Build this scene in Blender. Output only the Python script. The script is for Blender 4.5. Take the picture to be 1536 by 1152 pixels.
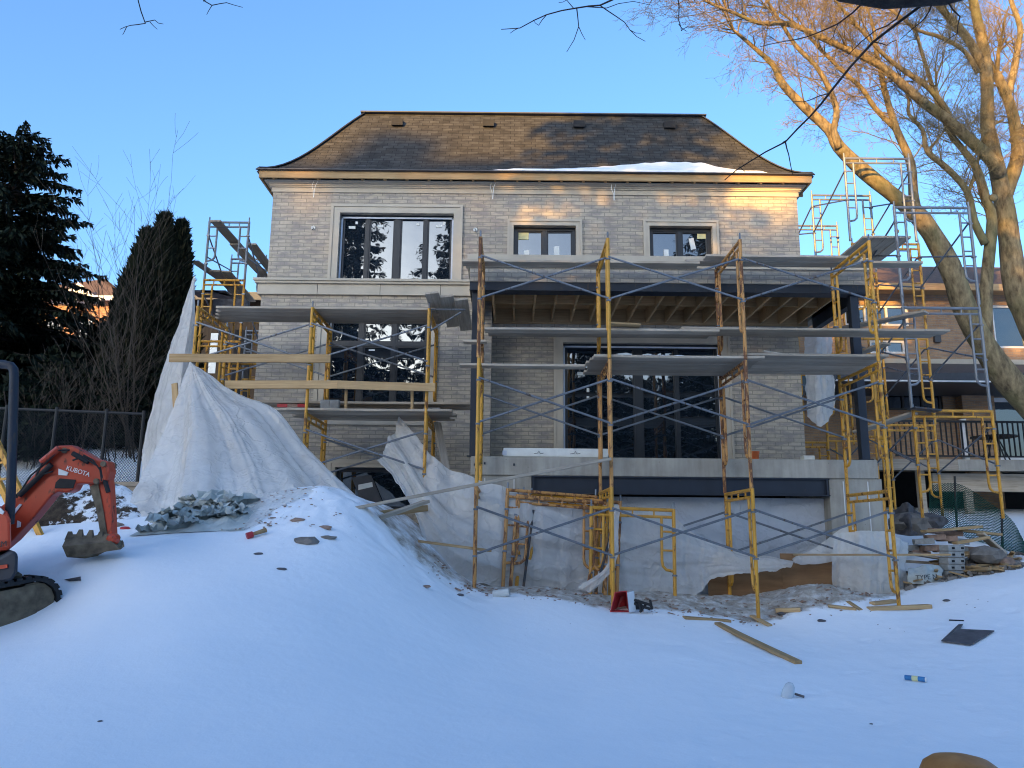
import bpy, bmesh, math, random
import numpy as np
from mathutils import Vector, Matrix, Euler, noise as mnoise

random.seed(7)
scene = bpy.context.scene
for o in list(bpy.data.objects): bpy.data.objects.remove(o)
R = math.radians

# ------------------------------------------------------------------ camera
FPX, PITCH, ROLL = 1160.0, R(10.9), 0.0097
cam_d = bpy.data.cameras.new('camera'); cam = bpy.data.objects.new('camera', cam_d)
scene.collection.objects.link(cam); scene.camera = cam
cam_d.sensor_width = 36.0; cam_d.lens = FPX/1536*36
cam_d.clip_start = 0.05; cam_d.clip_end = 3000
CM = Matrix.Rotation(R(90)+PITCH, 3, 'X') @ Matrix.Rotation(ROLL, 3, 'Z')
cam.matrix_world = CM.to_4x4()

def P(px, py, Y):
    """photo pixel -> point of the site at depth Y (m) in front of the viewer"""
    d = CM @ Vector(((px-768)/FPX, (576-py)/FPX, -1.0))
    return d*(Y/d.y)

# ------------------------------------------------------------------ sky, sun, exposure
SUN_EL, SUN_K = R(9.5), 0.48           # elevation, sideways drift of the light per metre of depth
sun_az = math.atan2(-SUN_K, -1.0)      # where the sun stands (x, y)
world = bpy.data.worlds.new('World'); scene.world = world; world.use_nodes = True
wn = world.node_tree; wn.nodes.clear()
sky = wn.nodes.new('ShaderNodeTexSky'); sky.sky_type = 'NISHITA'; sky.sun_disc = False
sky.sun_elevation = SUN_EL; sky.sun_rotation = sun_az % (2*math.pi)
sky.altitude = 200; sky.air_density = 1.0; sky.dust_density = 4.0; sky.ozone_density = 4.2
bg = wn.nodes.new('ShaderNodeBackground'); bg.inputs[1].default_value = 0.15
wo = wn.nodes.new('ShaderNodeOutputWorld')
wn.links.new(sky.outputs[0], bg.inputs[0]); wn.links.new(bg.outputs[0], wo.inputs[0])
sd = bpy.data.lights.new('sun', 'SUN'); sun = bpy.data.objects.new('sun', sd); scene.collection.objects.link(sun)
sd.energy = 2.9; sd.angle = R(0.5); sd.color = (1.0, 0.55, 0.12)
sdir = Vector((SUN_K, 1.0, -math.tan(SUN_EL)*math.hypot(SUN_K, 1))).normalized()
sun.rotation_euler = sdir.to_track_quat('-Z', 'Y').to_euler(); sun.location = (-20, -40, 30)
scene.view_settings.view_transform = 'Standard'; scene.view_settings.look = 'None'
scene.view_settings.exposure = 2.0; scene.view_settings.gamma = 1
scene.render.engine = 'CYCLES'; scene.cycles.filter_width = 1.1
scene.cycles.max_bounces = 8; scene.cycles.transparent_max_bounces = 24

# ------------------------------------------------------------------ mesh helpers
class MB:
    def __init__(s): s.v=[]; s.f=[]; s.uv=None
    def quad(s, a,b,c,d):
        n=len(s.v); s.v += [Vector(a),Vector(b),Vector(c),Vector(d)]; s.f.append((n,n+1,n+2,n+3))
    def poly(s, pts):
        n=len(s.v); s.v += [Vector(p) for p in pts]; s.f.append(tuple(range(n,n+len(pts))))
    def hexa(s, p):   # 8 corner points, bottom ring then top ring
        n=len(s.v); s.v += [Vector(q) for q in p]
        s.f += [(n+3,n+2,n+1,n),(n+4,n+5,n+6,n+7)]+[(n+i,n+(i+1)%4,n+4+(i+1)%4,n+4+i) for i in range(4)]
    def box(s, x0,x1,y0,y1,z0,z1):
        s.hexa([(x0,y0,z0),(x1,y0,z0),(x1,y1,z0),(x0,y1,z0),(x0,y0,z1),(x1,y0,z1),(x1,y1,z1),(x0,y1,z1)])
    def cbox(s, c, sx,sy,sz, rot=None):
        c=Vector(c); m = rot if rot is not None else Matrix.Identity(3)
        pts=[c+m@Vector((a*sx/2,b*sy/2,e*sz/2)) for e in (-1,1) for a,b in ((-1,-1),(1,-1),(1,1),(-1,1))]
        s.hexa(pts)
    def bar(s, p,q,w,h,up=(0,0,1)):
        p=Vector(p); q=Vector(q); d=(q-p).normalized(); up=Vector(up)
        sx=d.cross(up)
        if sx.length<1e-4: sx=d.cross(Vector((0,1,0)))
        sx.normalize(); uz=sx.cross(d)
        o=[-sx*w/2-uz*h/2, sx*w/2-uz*h/2, sx*w/2+uz*h/2, -sx*w/2+uz*h/2]
        s.hexa([p+a for a in o]+[q+a for a in o])
    def tube(s, pts, rad, n=6, cap=True):
        pts=[Vector(p) for p in pts]
        if not hasattr(rad,'__len__'): rad=[rad]*len(pts)
        base=len(s.v); prev=None
        for i,p in enumerate(pts):
            d=(pts[min(i+1,len(pts)-1)]-pts[max(i-1,0)])
            if d.length<1e-9: d=Vector((0,0,1))
            d.normalize()
            if prev is None:
                a=Vector((1,0,0)) if abs(d.x)<.8 else Vector((0,1,0))
                u=d.cross(a).normalized()
            else:
                u=prev-d*prev.dot(d)
                u = u.normalized() if u.length>1e-6 else d.orthogonal().normalized()
            prev=u; w=d.cross(u)
            for k in range(n):
                t=2*math.pi*k/n
                s.v.append(p+(u*math.cos(t)+w*math.sin(t))*rad[i])
        for i in range(len(pts)-1):
            for k in range(n):
                a=base+i*n+k; b=base+i*n+(k+1)%n
                s.f.append((a,b,b+n,a+n))
        if cap:
            s.f.append(tuple(base+k for k in reversed(range(n))))
            e=base+(len(pts)-1)*n; s.f.append(tuple(e+k for k in range(n)))
    def prism(s, pts, d):   # planar polygon pts extruded by vector d
        n=len(s.v); m=len(pts); d=Vector(d)
        s.v += [Vector(p) for p in pts]+[Vector(p)+d for p in pts]
        s.f.append(tuple(n+i for i in reversed(range(m)))); s.f.append(tuple(n+m+i for i in range(m)))
        s.f += [(n+i,n+(i+1)%m,n+m+(i+1)%m,n+m+i) for i in range(m)]
    def grid(s, arr):       # arr[i][j] of points
        n=len(s.v); nu=len(arr); nv=len(arr[0])
        for r in arr: s.v += [Vector(p) for p in r]
        for i in range(nu-1):
            for j in range(nv-1):
                a=n+i*nv+j; s.f.append((a,a+1,a+nv+1,a+nv))
    def lathe(s, prof, c, n=16, axis=None):
        c=Vector(c); m = axis if axis is not None else Matrix.Identity(3)
        base=len(s.v)
        for r,z in prof:
            for k in range(n):
                t=2*math.pi*k/n; s.v.append(c+m@Vector((r*math.cos(t),r*math.sin(t),z)))
        for i in range(len(prof)-1):
            for k in range(n):
                a=base+i*n+k; b=base+i*n+(k+1)%n; s.f.append((a,b,b+n,a+n))
        s.f.append(tuple(base+k for k in reversed(range(n)))); e=base+(len(prof)-1)*n
        s.f.append(tuple(e+k for k in range(n)))
    def build(s, name, mat, parent=None, smooth=False, bevel=0, base=True, auto=False):
        vs=np.array([tuple(v) for v in s.v],dtype=np.float64).reshape(-1,3)
        if parent is not None:
            off=np.zeros(3); p=parent
            while p is not None: off+=np.array(p.location); p=p.parent
        elif base and len(vs):
            lo=vs.min(0); hi=vs.max(0); off=np.array([(lo[0]+hi[0])/2,(lo[1]+hi[1])/2,lo[2]])
        else: off=np.zeros(3)
        me=bpy.data.meshes.new(name); me.from_pydata([tuple(v) for v in (vs-off)],[],s.f)
        if s.uv is not None:
            uvl=me.uv_layers.new(name='UVMap')
            li=0
            for fi,f in enumerate(s.f):
                for k in range(len(f)): uvl.data[li].uv=s.uv[fi][k]; li+=1
        me.materials.append(mat); me.update()
        if smooth:
            me.polygons.foreach_set('use_smooth',[True]*len(me.polygons))
        o=bpy.data.objects.new(name, me); scene.collection.objects.link(o)
        if parent is None: o.location=Vector(off)
        else: o.parent=parent
        if bevel:
            b=o.modifiers.new('bevel','BEVEL'); b.width=bevel; b.segments=2; b.limit_method='ANGLE'
        return o

def tag(o, label=None, cat=None, group=None, kind=None):
    if label: o['label']=label
    if cat: o['category']=cat
    if group: o['group']=group
    if kind: o['kind']=kind
    return o
def empty(name, loc, label=None, cat=None, group=None, kind=None, rz=0):
    o=bpy.data.objects.new(name,None); scene.collection.objects.link(o)
    o.location=Vector(loc); o.rotation_euler=(0,0,rz); o.empty_display_size=.2
    return tag(o,label,cat,group,kind)
def copy_tree(o, parent=None):
    c=o.copy(); scene.collection.objects.link(c)
    if parent is not None: c.parent=parent
    for ch in list(o.children): copy_tree(ch,c)
    return c
def part(name, mb, mat, parent, label=None, **k):
    o=mb.build(name,mat,parent,**k)
    if label: o['label']=label
    return o
def text_mesh(name, s, size, mat, parent, M, extrude=.002):
    cu=bpy.data.curves.new('t','FONT'); cu.body=s; cu.size=size; cu.extrude=extrude
    cu.align_x='CENTER'; cu.align_y='CENTER'
    t=bpy.data.objects.new('t',cu); scene.collection.objects.link(t)
    dg=bpy.context.evaluated_depsgraph_get()
    me=bpy.data.meshes.new_from_object(t.evaluated_get(dg)); bpy.data.objects.remove(t)
    me.transform(M)
    off=Vector((0,0,0)); p=parent
    while p is not None: off+=p.location; p=p.parent
    me.transform(Matrix.Translation(-off))
    me.materials.clear(); me.materials.append(mat)
    o=bpy.data.objects.new(name,me); scene.collection.objects.link(o); o.parent=parent
    return o

# ------------------------------------------------------------------ materials
class NT:
    def __init__(s,name):
        s.m=bpy.data.materials.new(name); s.m.use_nodes=True; s.t=s.m.node_tree; s.t.nodes.clear()
        s.out=s.t.nodes.new('ShaderNodeOutputMaterial')
    def n(s,ty,**kw):
        x=s.t.nodes.new('ShaderNode'+ty)
        for k,v in kw.items():
            if k.startswith('i_'):
                key=k[2:]; key=int(key) if key.isdigit() else key.replace('_',' ')
                x.inputs[key].default_value=v
            else: setattr(x,k,v)
        return x
    def l(s,a,b): s.t.links.new(a,b)
    def coord(s,scale=(1,1,1),which='Object'):
        c=s.n('TexCoord'); m=s.n('Mapping'); m.inputs['Scale'].default_value=scale
        s.l(c.outputs[which],m.inputs[0]); return m.outputs[0]
    def noise(s,vec,scale,detail=4,rough=.55,dist=0):
        x=s.n('TexNoise',i_Scale=scale,i_Detail=detail,i_Roughness=rough,i_Distortion=dist)
        if vec is not None: s.l(vec,x.inputs['Vector'])
        return x.outputs['Fac']
    def ramp(s,fac,stops):
        x=s.n('ValToRGB'); e=x.color_ramp.elements
        while len(e)<len(stops): e.new(.5)
        for q,(p,c) in zip(e,stops):
            q.position=p; q.color=(c,c,c,1) if not hasattr(c,'__len__') else (*c,1)
        s.l(fac,x.inputs[0]); return x.outputs[0]
    def mix(s,fac,a,b,mode='MIX'):
        x=s.n('Mix',data_type='RGBA',blend_type=mode)
        for i,v in ((0,fac),(6,a),(7,b)):
            if hasattr(v,'is_output'): s.l(v,x.inputs[i])
            else: x.inputs[i].default_value = v if i==0 else (*v,1)
        return x.outputs[2]
    def math(s,op,a,b=0.0):
        x=s.n('Math',operation=op)
        for i,v in ((0,a),(1,b)):
            if hasattr(v,'is_output'): s.l(v,x.inputs[i])
            else: x.inputs[i].default_value=v
        return x.outputs[0]
    def bump(s,h,strength=.3,dist=.02):
        b=s.n('Bump',i_Strength=strength,i_Distance=dist); s.l(h,b.inputs['Height']); return b.outputs[0]
    def bsdf(s,col,rough=.7,metal=0,normal=None,spec=.4,**kw):
        b=s.n('BsdfPrincipled',i_Roughness=.5,i_Metallic=metal)
        b.inputs['Specular IOR Level'].default_value=spec
        for key,v in (('Base Color',col),('Roughness',rough)):
            if hasattr(v,'is_output'): s.l(v,b.inputs[key])
            else: b.inputs[key].default_value = (*v,1) if key=='Base Color' else v
        if normal is not None: s.l(normal,b.inputs['Normal'])
        for k,v in kw.items():
            b.inputs[k.replace('_',' ')].default_value=v
        return b
    def done(s,sh): s.l(sh.outputs[0] if hasattr(sh,'outputs') else sh,s.out.inputs[0]); return s.m
    def rnd(s): return s.n('ObjectInfo').outputs['Random']

def simple(name,col,rough=.6,metal=0,vary=.18,scale=6,bump=.0,spec=.4):
    t=NT(name); c=t.coord(); f=t.noise(c,scale,5)
    lo=tuple(x*(1-vary) for x in col); hi=tuple(min(1,x*(1+vary)) for x in col)
    colr=t.ramp(f,[(.3,lo),(.7,hi)])
    nb=t.bump(t.noise(c,scale*6,3),bump,.01) if bump else None
    return t.done(t.bsdf(colr,rough,metal,nb,spec))

def brick_mat(name,c1,c2,c3,mortar,bw,bh,bumps=.35,mort=.008):
    t=NT(name)
    g=t.n('NewGeometry'); sp=t.n('SeparateXYZ'); t.l(g.outputs['Position'],sp.inputs[0])
    cb=t.n('CombineXYZ'); t.l(t.math('ADD',sp.outputs[0],sp.outputs[1]),cb.inputs[0]); t.l(sp.outputs[2],cb.inputs[1])
    b=t.n('TexBrick',i_Scale=1.0); b.offset=.42
    b.inputs['Brick Width'].default_value=bw; b.inputs['Row Height'].default_value=bh
    b.inputs['Mortar Size'].default_value=mort; b.inputs['Mortar Smooth'].default_value=.2; b.inputs['Bias'].default_value=-.1
    b.inputs['Color1'].default_value=(*c1,1); b.inputs['Color2'].default_value=(*c2,1); b.inputs['Mortar'].default_value=(*mortar,1)
    t.l(cb.outputs[0],b.inputs['Vector'])
    # stretched cell noise gives every brick its own tone
    m=t.n('Mapping'); m.inputs['Scale'].default_value=(1/bw,1/bh,1); t.l(cb.outputs[0],m.inputs[0])
    vo=t.n('TexNoise',i_Scale=.9,i_Detail=2); t.l(m.outputs[0],vo.inputs['Vector'])
    f=t.ramp(vo.outputs['Fac'],[(.45,0),(.60,1)])
    f=t.math('MULTIPLY',f,t.math('SUBTRACT',1,b.outputs['Fac']))
    col=t.mix(t.math('MULTIPLY',f,.85),b.outputs['Color'],c3)
    fine=t.noise(cb.outputs[0],22,4); col=t.mix(.35,col,t.ramp(fine,[(.3,.6),(.75,1.0)]),'MULTIPLY')
    big=t.noise(cb.outputs[0],.7,3); col=t.mix(.3,col,t.ramp(big,[(.3,.6),(.7,1)]),'MULTIPLY')
    h=t.math('ADD',t.math('MULTIPLY',b.outputs['Fac'],-1),t.math('MULTIPLY',fine,.35))
    return t.done(t.bsdf(col,.85,0,t.bump(h,bumps,.015),.25))

def wood_mat(name,lo,hi,rough=.75,grain=(2,40,40)):
    t=NT(name); c=t.coord(); r=t.rnd()
    mp=t.n('Mapping'); mp.inputs['Scale'].default_value=grain
    off=t.n('CombineXYZ'); t.l(t.math('MULTIPLY',r,37.),off.inputs[0]); t.l(t.math('MULTIPLY',r,11.),off.inputs[2]); t.l(off.outputs[0],mp.inputs['Location'])
    t.l(c,mp.inputs[0])
    f=t.noise(mp.outputs[0],.8,6,.65,.4)
    col=t.ramp(f,[(.3,lo),(.7,hi)])
    st=t.noise(c,1.7,3); col=t.mix(.45,col,t.ramp(st,[(.35,.55),(.7,1)]),'MULTIPLY')
    tone=t.math('ADD',t.math('MULTIPLY',r,.45),.72)
    tc=t.n('CombineColor'); 
    for i in range(3): t.l(tone,tc.inputs[i])
    col=t.mix(1,col,tc.outputs[0],'MULTIPLY')
    return t.done(t.bsdf(col,rough,0,t.bump(f,.25,.006),.25))

def paint_mat(name,col,rust,amount,rough=.45,metal=0,spots=(9,9,3)):
    """painted steel tube, chipped to rust"""
    t=NT(name); c=t.coord(spots); r=t.rnd()
    mp=t.n('Mapping'); off=t.n('CombineXYZ'); t.l(t.math('MULTIPLY',r,50.),off.inputs[0]); t.l(t.math('MULTIPLY',r,23.),off.inputs[2]); t.l(off.outputs[0],mp.inputs['Location']); t.l(c,mp.inputs[0])
    f=t.noise(mp.outputs[0],1.5,6,.7)
    lim=t.math('ADD',f,t.math('MULTIPLY',t.math('SUBTRACT',r,.5),.10))
    k=t.ramp(lim,[(amount-.03,1),(amount+.04,0)])
    f2=t.noise(mp.outputs[0],.4,3)
    base=t.ramp(f2,[(.3,tuple(x*.72 for x in col)),(.7,col)])
    cc=t.mix(k,base,rust)
    ro=t.ramp(k,[(0,rough),(1,.85)])
    return t.done(t.bsdf(cc,ro,metal,t.bump(f,.15,.003),.45))

M={}
def snow_mat():
    t=NT('snow'); g=t.n('NewGeometry'); pos=g.outputs['Position']
    at=t.n('Attribute',attribute_name='dirt'); d=at.outputs['Fac']
    n1=t.noise(pos,1.1,5); n2=t.noise(pos,7,5,.6); n3=t.noise(pos,45,4,.7); n4=t.noise(pos,3.2,6,.65)
    dm=t.math('ADD',d,t.math('MULTIPLY',t.math('SUBTRACT',n4,.5),1.1))
    k=t.ramp(dm,[(.40,0),(.66,1)])
    clean=t.ramp(n1,[(.3,(.88,.90,.92)),(.7,(.93,.94,.95))])
    dirty=t.ramp(n2,[(.30,(.34,.28,.22)),(.50,(.54,.48,.41)),(.68,(.80,.78,.75))])
    dirty=t.mix(.5,dirty,t.ramp(n3,[(.3,.62),(.7,1.0)]),'MULTIPLY')
    sp=t.n('TexVoronoi',i_Scale=5.0); t.l(pos,sp.inputs['Vector'])
    spk=t.math('LESS_THAN',sp.outputs['Distance'],.055)
    spk=t.math('MULTIPLY',spk,t.math('GREATER_THAN',t.noise(pos,.9,2),.52))
    a2=t.n('Attribute',attribute_name='litter'); spk=t.math('MULTIPLY',spk,a2.outputs['Fac'])
    col=t.mix(k,clean,dirty); col=t.mix(spk,col,(.09,.06,.045))
    h=t.math('ADD',t.math('MULTIPLY',n2,.5),t.math('MULTIPLY',n3,t.math('ADD',.10,t.math('MULTIPLY',k,.5))))
    bs=t.n('Bump',i_Distance=.05); t.l(h,bs.inputs['Height'])
    t.l(t.math('ADD',.38,t.math('MULTIPLY',k,.4)),bs.inputs['Strength'])
    return t.done(t.bsdf(col,t.ramp(k,[(0,.62),(1,.8)]),0,bs.outputs[0],.3))
M['snow']=snow_mat()
M['snow2']=simple('clean_snow',(.90,.91,.92),.6,vary=.03,bump=.3)
M['brick']=brick_mat('grey_brick',(.60,.515,.40),(.49,.42,.33),(.36,.32,.29),(.31,.28,.235),.27,.083,.4,.008)
M['brick_tan']=brick_mat('tan_brick',(.52,.33,.19),(.46,.28,.165),(.36,.22,.14),(.33,.28,.23),.24,.075)
M['brick_red']=brick_mat('orange_brick',(.42,.20,.10),(.36,.17,.09),(.28,.14,.08),(.36,.28,.22),.24,.075)
M['stone']=simple('precast_stone',(.52,.455,.36),.8,vary=.10,scale=2.5,bump=.12)
M['concrete']=None
def concrete():
    t=NT('concrete'); c=t.coord()
    f=t.noise(c,1.4,6,.6); f2=t.noise(t.coord((3,3,.35)),2.2,5); f3=t.noise(c,18,4)
    col=t.ramp(f,[(.3,(.32,.295,.25)),(.7,(.48,.45,.39))])
    col=t.mix(.55,col,t.ramp(f2,[(.32,.5),(.62,1)]),'MULTIPLY')
    vo=t.n('TexVoronoi',i_Scale=7.0); t.l(c,vo.inputs['Vector'])
    pit=t.ramp(vo.outputs['Distance'],[(.04,.45),(.09,1)]); col=t.mix(.6,col,pit,'MULTIPLY')
    return t.done(t.bsdf(col,.85,0,t.bump(f3,.3,.01),.2))
M['concrete']=concrete()
def shingle():
    t=NT('asphalt_shingle'); uv=t.n('UVMap').outputs[0]
    b=t.n('TexBrick',i_Scale=1.0); b.offset=.37
    b.inputs['Brick Width'].default_value=.24; b.inputs['Row Height'].default_value=.115; b.inputs['Mortar Size'].default_value=.007
    b.inputs['Mortar Smooth'].default_value=.3
    b.inputs['Color1'].default_value=(.098,.097,.094,1); b.inputs['Color2'].default_value=(.066,.064,.06,1); b.inputs['Mortar'].default_value=(.03,.03,.031,1)
    t.l(uv,b.inputs['Vector'])
    m=t.n('Mapping'); m.inputs['Scale'].default_value=(1/.24,1/.115,1); t.l(uv,m.inputs[0])
    f=t.noise(m.outputs[0],.8,2); col=t.mix(.8,b.outputs['Color'],t.ramp(f,[(.35,.45),(.68,1)]),'MULTIPLY')
    g=t.noise(uv,60,3,.7); col=t.mix(.5,col,t.ramp(g,[(.3,.45),(.7,1)]),'MULTIPLY')
    h=t.math('ADD',t.math('MULTIPLY',b.outputs['Fac'],-1),t.math('MULTIPLY',g,.5))
    return t.done(t.bsdf(col,.9,0,t.bump(h,.6,.02),.2))
M['shingle']=shingle()
M['wood_new']=wood_mat('new_lumber',(.40,.25,.115),(.58,.40,.21))
M['wood_old']=wood_mat('weathered_plank',(.36,.295,.225),(.60,.51,.40))
M['wood_joist']=wood_mat('joist_lumber',(.46,.28,.135),(.68,.46,.25))
M['plywood']=wood_mat('plywood',(.20,.105,.05),(.31,.175,.085),.8,(1.5,9,9))
M['navy']=paint_mat('navy_primer_steel',(.018,.026,.042),(.06,.05,.045),.36,.55)
M['yellow']=paint_mat('yellow_tube',(.68,.33,.035),(.17,.075,.03),.41,.42)
M['yellow_worn']=paint_mat('worn_yellow_tube',(.60,.29,.085),(.16,.07,.035),.455,.5)
M['silver']=paint_mat('galvanised_tube',(.25,.265,.285),(.17,.15,.13),.36,.5,.4)
M['brace']=paint_mat('brace_tube',(.19,.215,.25),(.12,.09,.07),.38,.45,.4)
M['blue_tube']=paint_mat('blue_tube',(.035,.042,.055),(.12,.07,.04),.44,.5)
M['frame']=simple('window_frame',(.022,.026,.032),.4,vary=.1)
M['white']=simple('white_paint',(.72,.72,.71),.55,vary=.08)
M['sticker']=simple('paper_sticker',(.75,.76,.72),.6,vary=.1)
M['tag_yellow']=simple('yellow_tag',(.70,.66,.35),.6,vary=.1)
M['trim_grey']=simple('vinyl_trim',(.55,.60,.68),.45,vary=.05)
M['black']=simple('black_rubber',(.018,.018,.019),.75,vary=.3,bump=.2)
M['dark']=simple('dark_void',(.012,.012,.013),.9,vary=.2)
M['red']=paint_mat('orange_red_paint',(.56,.065,.026),(.09,.05,.035),.375,.38)
M['red_plastic']=simple('red_plastic',(.42,.03,.035),.45,vary=.15)
M['mud_steel']=simple('muddy_steel',(.15,.115,.075),.8,vary=.45,scale=9,bump=.4)
M['decal']=simple('white_decal',(.75,.74,.72),.5,vary=.03)
M['dark_decal']=simple('dark_decal',(.03,.03,.035),.5,vary=.03)
M['mesh_black']=simple('black_wire',(.016,.017,.018),.5,vary=.1)
M['mesh_green']=simple('green_net',(.010,.075,.058),.6,vary=.2)
M['tarp_grey']=simple('grey_tarp',(.46,.49,.465),.5,vary=.3,scale=4,bump=.2)
M['earth']=simple('bare_earth',(.055,.038,.026),.95,vary=.5,scale=5,bump=.7)
M['roof_brown']=simple('brown_roof',(.135,.085,.06),.9,vary=.35,scale=14,bump=.4)
M['cinder']=simple('concrete_block',(.30,.295,.275),.9,vary=.2,scale=12,bump=.5)
M['clay']=simple('clay_brick',(.30,.20,.15),.9,vary=.35,scale=9,bump=.4)
M['slate']=simple('dark_sheet',(.09,.085,.09),.7,vary=.4,scale=9,bump=.3)
M['blue_can']=simple('blue_print',(.03,.17,.38),.35,vary=.2)
M['clear']=simple('milky_plastic',(.55,.60,.64),.25,vary=.1)
M['pvc']=simple('white_pvc',(.60,.60,.56),.4,vary=.1)
M['awning']=simple('charcoal_metal',(.06,.062,.07),.5,vary=.15)
M['post_wood']=wood_mat('varnished_wood',(.42,.15,.03),(.66,.28,.07),.5,(12,12,2))
M['post_rim']=simple('dark_rim',(.05,.02,.02),.5)
M['stone_grey']=simple('field_stone',(.19,.17,.15),.9,vary=.35,bump=.5)
M['shed_wall']=wood_mat('brown_boarding',(.055,.035,.022),(.13,.085,.05),.8,(20,20,1.5))
M['orange']=simple('orange_plastic',(.60,.13,.03),.5)
def earth_snow():
    t=NT('earth_with_snow'); g=t.n('NewGeometry'); p=g.outputs['Position']; n=t.noise(p,2.6,6,.7); f=t.noise(p,14,5,.7)
    sp=t.n('SeparateXYZ'); t.l(g.outputs['Normal'],sp.inputs[0])
    k=t.ramp(t.math('ADD',n,t.math('MULTIPLY',sp.outputs[2],.16)),[(.615,0),(.66,1)])
    e=t.ramp(f,[(.3,(.03,.021,.014)),(.7,(.10,.075,.052))])
    return t.done(t.bsdf(t.mix(k,e,(.86,.88,.9)),.9,0,t.bump(f,.8,.04),.2))
M['earth_snow']=earth_snow()
def bark(name,lo,hi,green=None):
    t=NT(name); c=t.coord((1,1,.35)); g=t.noise(c,9,6,.65); f=t.noise(c,1.3,3)
    col=t.ramp(g,[(.3,lo),(.7,hi)]); 
    if green: col=t.mix(t.ramp(f,[(.5,0),(.68,.6)]),col,green)
    return t.done(t.bsdf(col,.9,0,t.bump(g,.8,.035),.15))
M['bark']=bark('maple_bark',(.07,.05,.032),(.36,.275,.15),(.15,.145,.06))
M['bark_dark']=bark('dark_bark',(.035,.028,.025),(.07,.058,.05))
M['twig']=bark('twig_bark',(.16,.115,.055),(.28,.205,.10))
M['twig_grey']=bark('shrub_bark',(.045,.037,.03),(.09,.075,.06))
def leaf(name,a,b,c3):
    t=NT(name); g=t.n('NewGeometry'); r=g.outputs['Random Per Island']
    col=t.ramp(r,[(0,a),(.6,b),(1,c3)])
    n=t.noise(g.outputs['Position'],.8,3); col=t.mix(.6,col,t.ramp(n,[(.3,.4),(.7,1)]),'MULTIPLY')
    return t.done(t.bsdf(col,.75,0,None,.2))
M['needle']=leaf('spruce_needles',(.005,.011,.007),(.012,.022,.012),(.026,.036,.018))
M['cedar']=leaf('cedar_sprays',(.008,.014,.008),(.020,.026,.013),(.042,.038,.020))
M['scrub']=leaf('scrub_leaves',(.02,.022,.012),(.04,.035,.02),(.06,.045,.03))
def glass():
    t=NT('window_glass'); c=t.coord(); 
    n=t.noise(c,2.6,2,.4)
    nb=t.bump(n,.10,.02)
    gl=t.n('BsdfGlossy',i_Roughness=.015); gl.inputs['Color'].default_value=(.93,.97,1,1); t.l(nb,gl.inputs['Normal'])
    df=t.n('BsdfDiffuse'); df.inputs['Color'].default_value=(.010,.016,.024,1)
    lw=t.n('LayerWeight',i_Blend=.25); f=t.math('ADD',t.math('MULTIPLY',lw.outputs['Fresnel'],.6),.14)
    mx=t.n('MixShader'); t.l(f,mx.inputs[0]); t.l(df.outputs[0],mx.inputs[1]); t.l(gl.outputs[0],mx.inputs[2])
    return t.done(mx)
M['glass']=glass()
def plastic(name,col,thru,tr):
    t=NT(name); c=t.coord(); w=t.noise(c,3.2,6,.65,1.2); w2=t.noise(c,14,5,.7,.8)
    dv=t.n('VectorMath',operation='ADD'); nz=t.n('TexNoise',i_Scale=2.2,i_Detail=3.0); t.l(c,nz.inputs['Vector']); t.l(c,dv.inputs[0]); t.l(nz.outputs['Color'],dv.inputs[1])
    vo=t.n('TexVoronoi',feature='DISTANCE_TO_EDGE',i_Scale=2.6); t.l(dv.outputs[0],vo.inputs['Vector'])
    cre=t.ramp(vo.outputs['Distance'],[(0,1),(.10,0)])
    h=t.math('ADD',t.math('ADD',t.math('MULTIPLY',w,.55),t.math('MULTIPLY',w2,.18)),t.math('MULTIPLY',cre,.30)); nb=t.bump(h,.62,.05)
    df=t.bsdf(col,.22,0,nb,.6)
    tl=t.n('BsdfTranslucent'); tl.inputs['Color'].default_value=(*col,1); t.l(nb,tl.inputs['Normal'])
    m1=t.n('MixShader',i_0=thru); t.l(df.outputs[0],m1.inputs[1]); t.l(tl.outputs[0],m1.inputs[2])
    tp=t.n('BsdfTransparent'); tp.inputs['Color'].default_value=(.9,.92,.95,1)
    m2=t.n('MixShader'); f=t.ramp(w,[(.3,tr+.07),(.7,max(0,tr-.07))]); t.l(f,m2.inputs[0])
    t.l(m1.outputs[0],m2.inputs[1]); t.l(tp.outputs[0],m2.inputs[2])
    return t.done(m2)
M['poly']=plastic('clear_poly_sheet',(.92,.90,.86),.45,.22)
M['poly_blue']=plastic('vapour_sheet',(.66,.70,.76),.3,.05)
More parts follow.
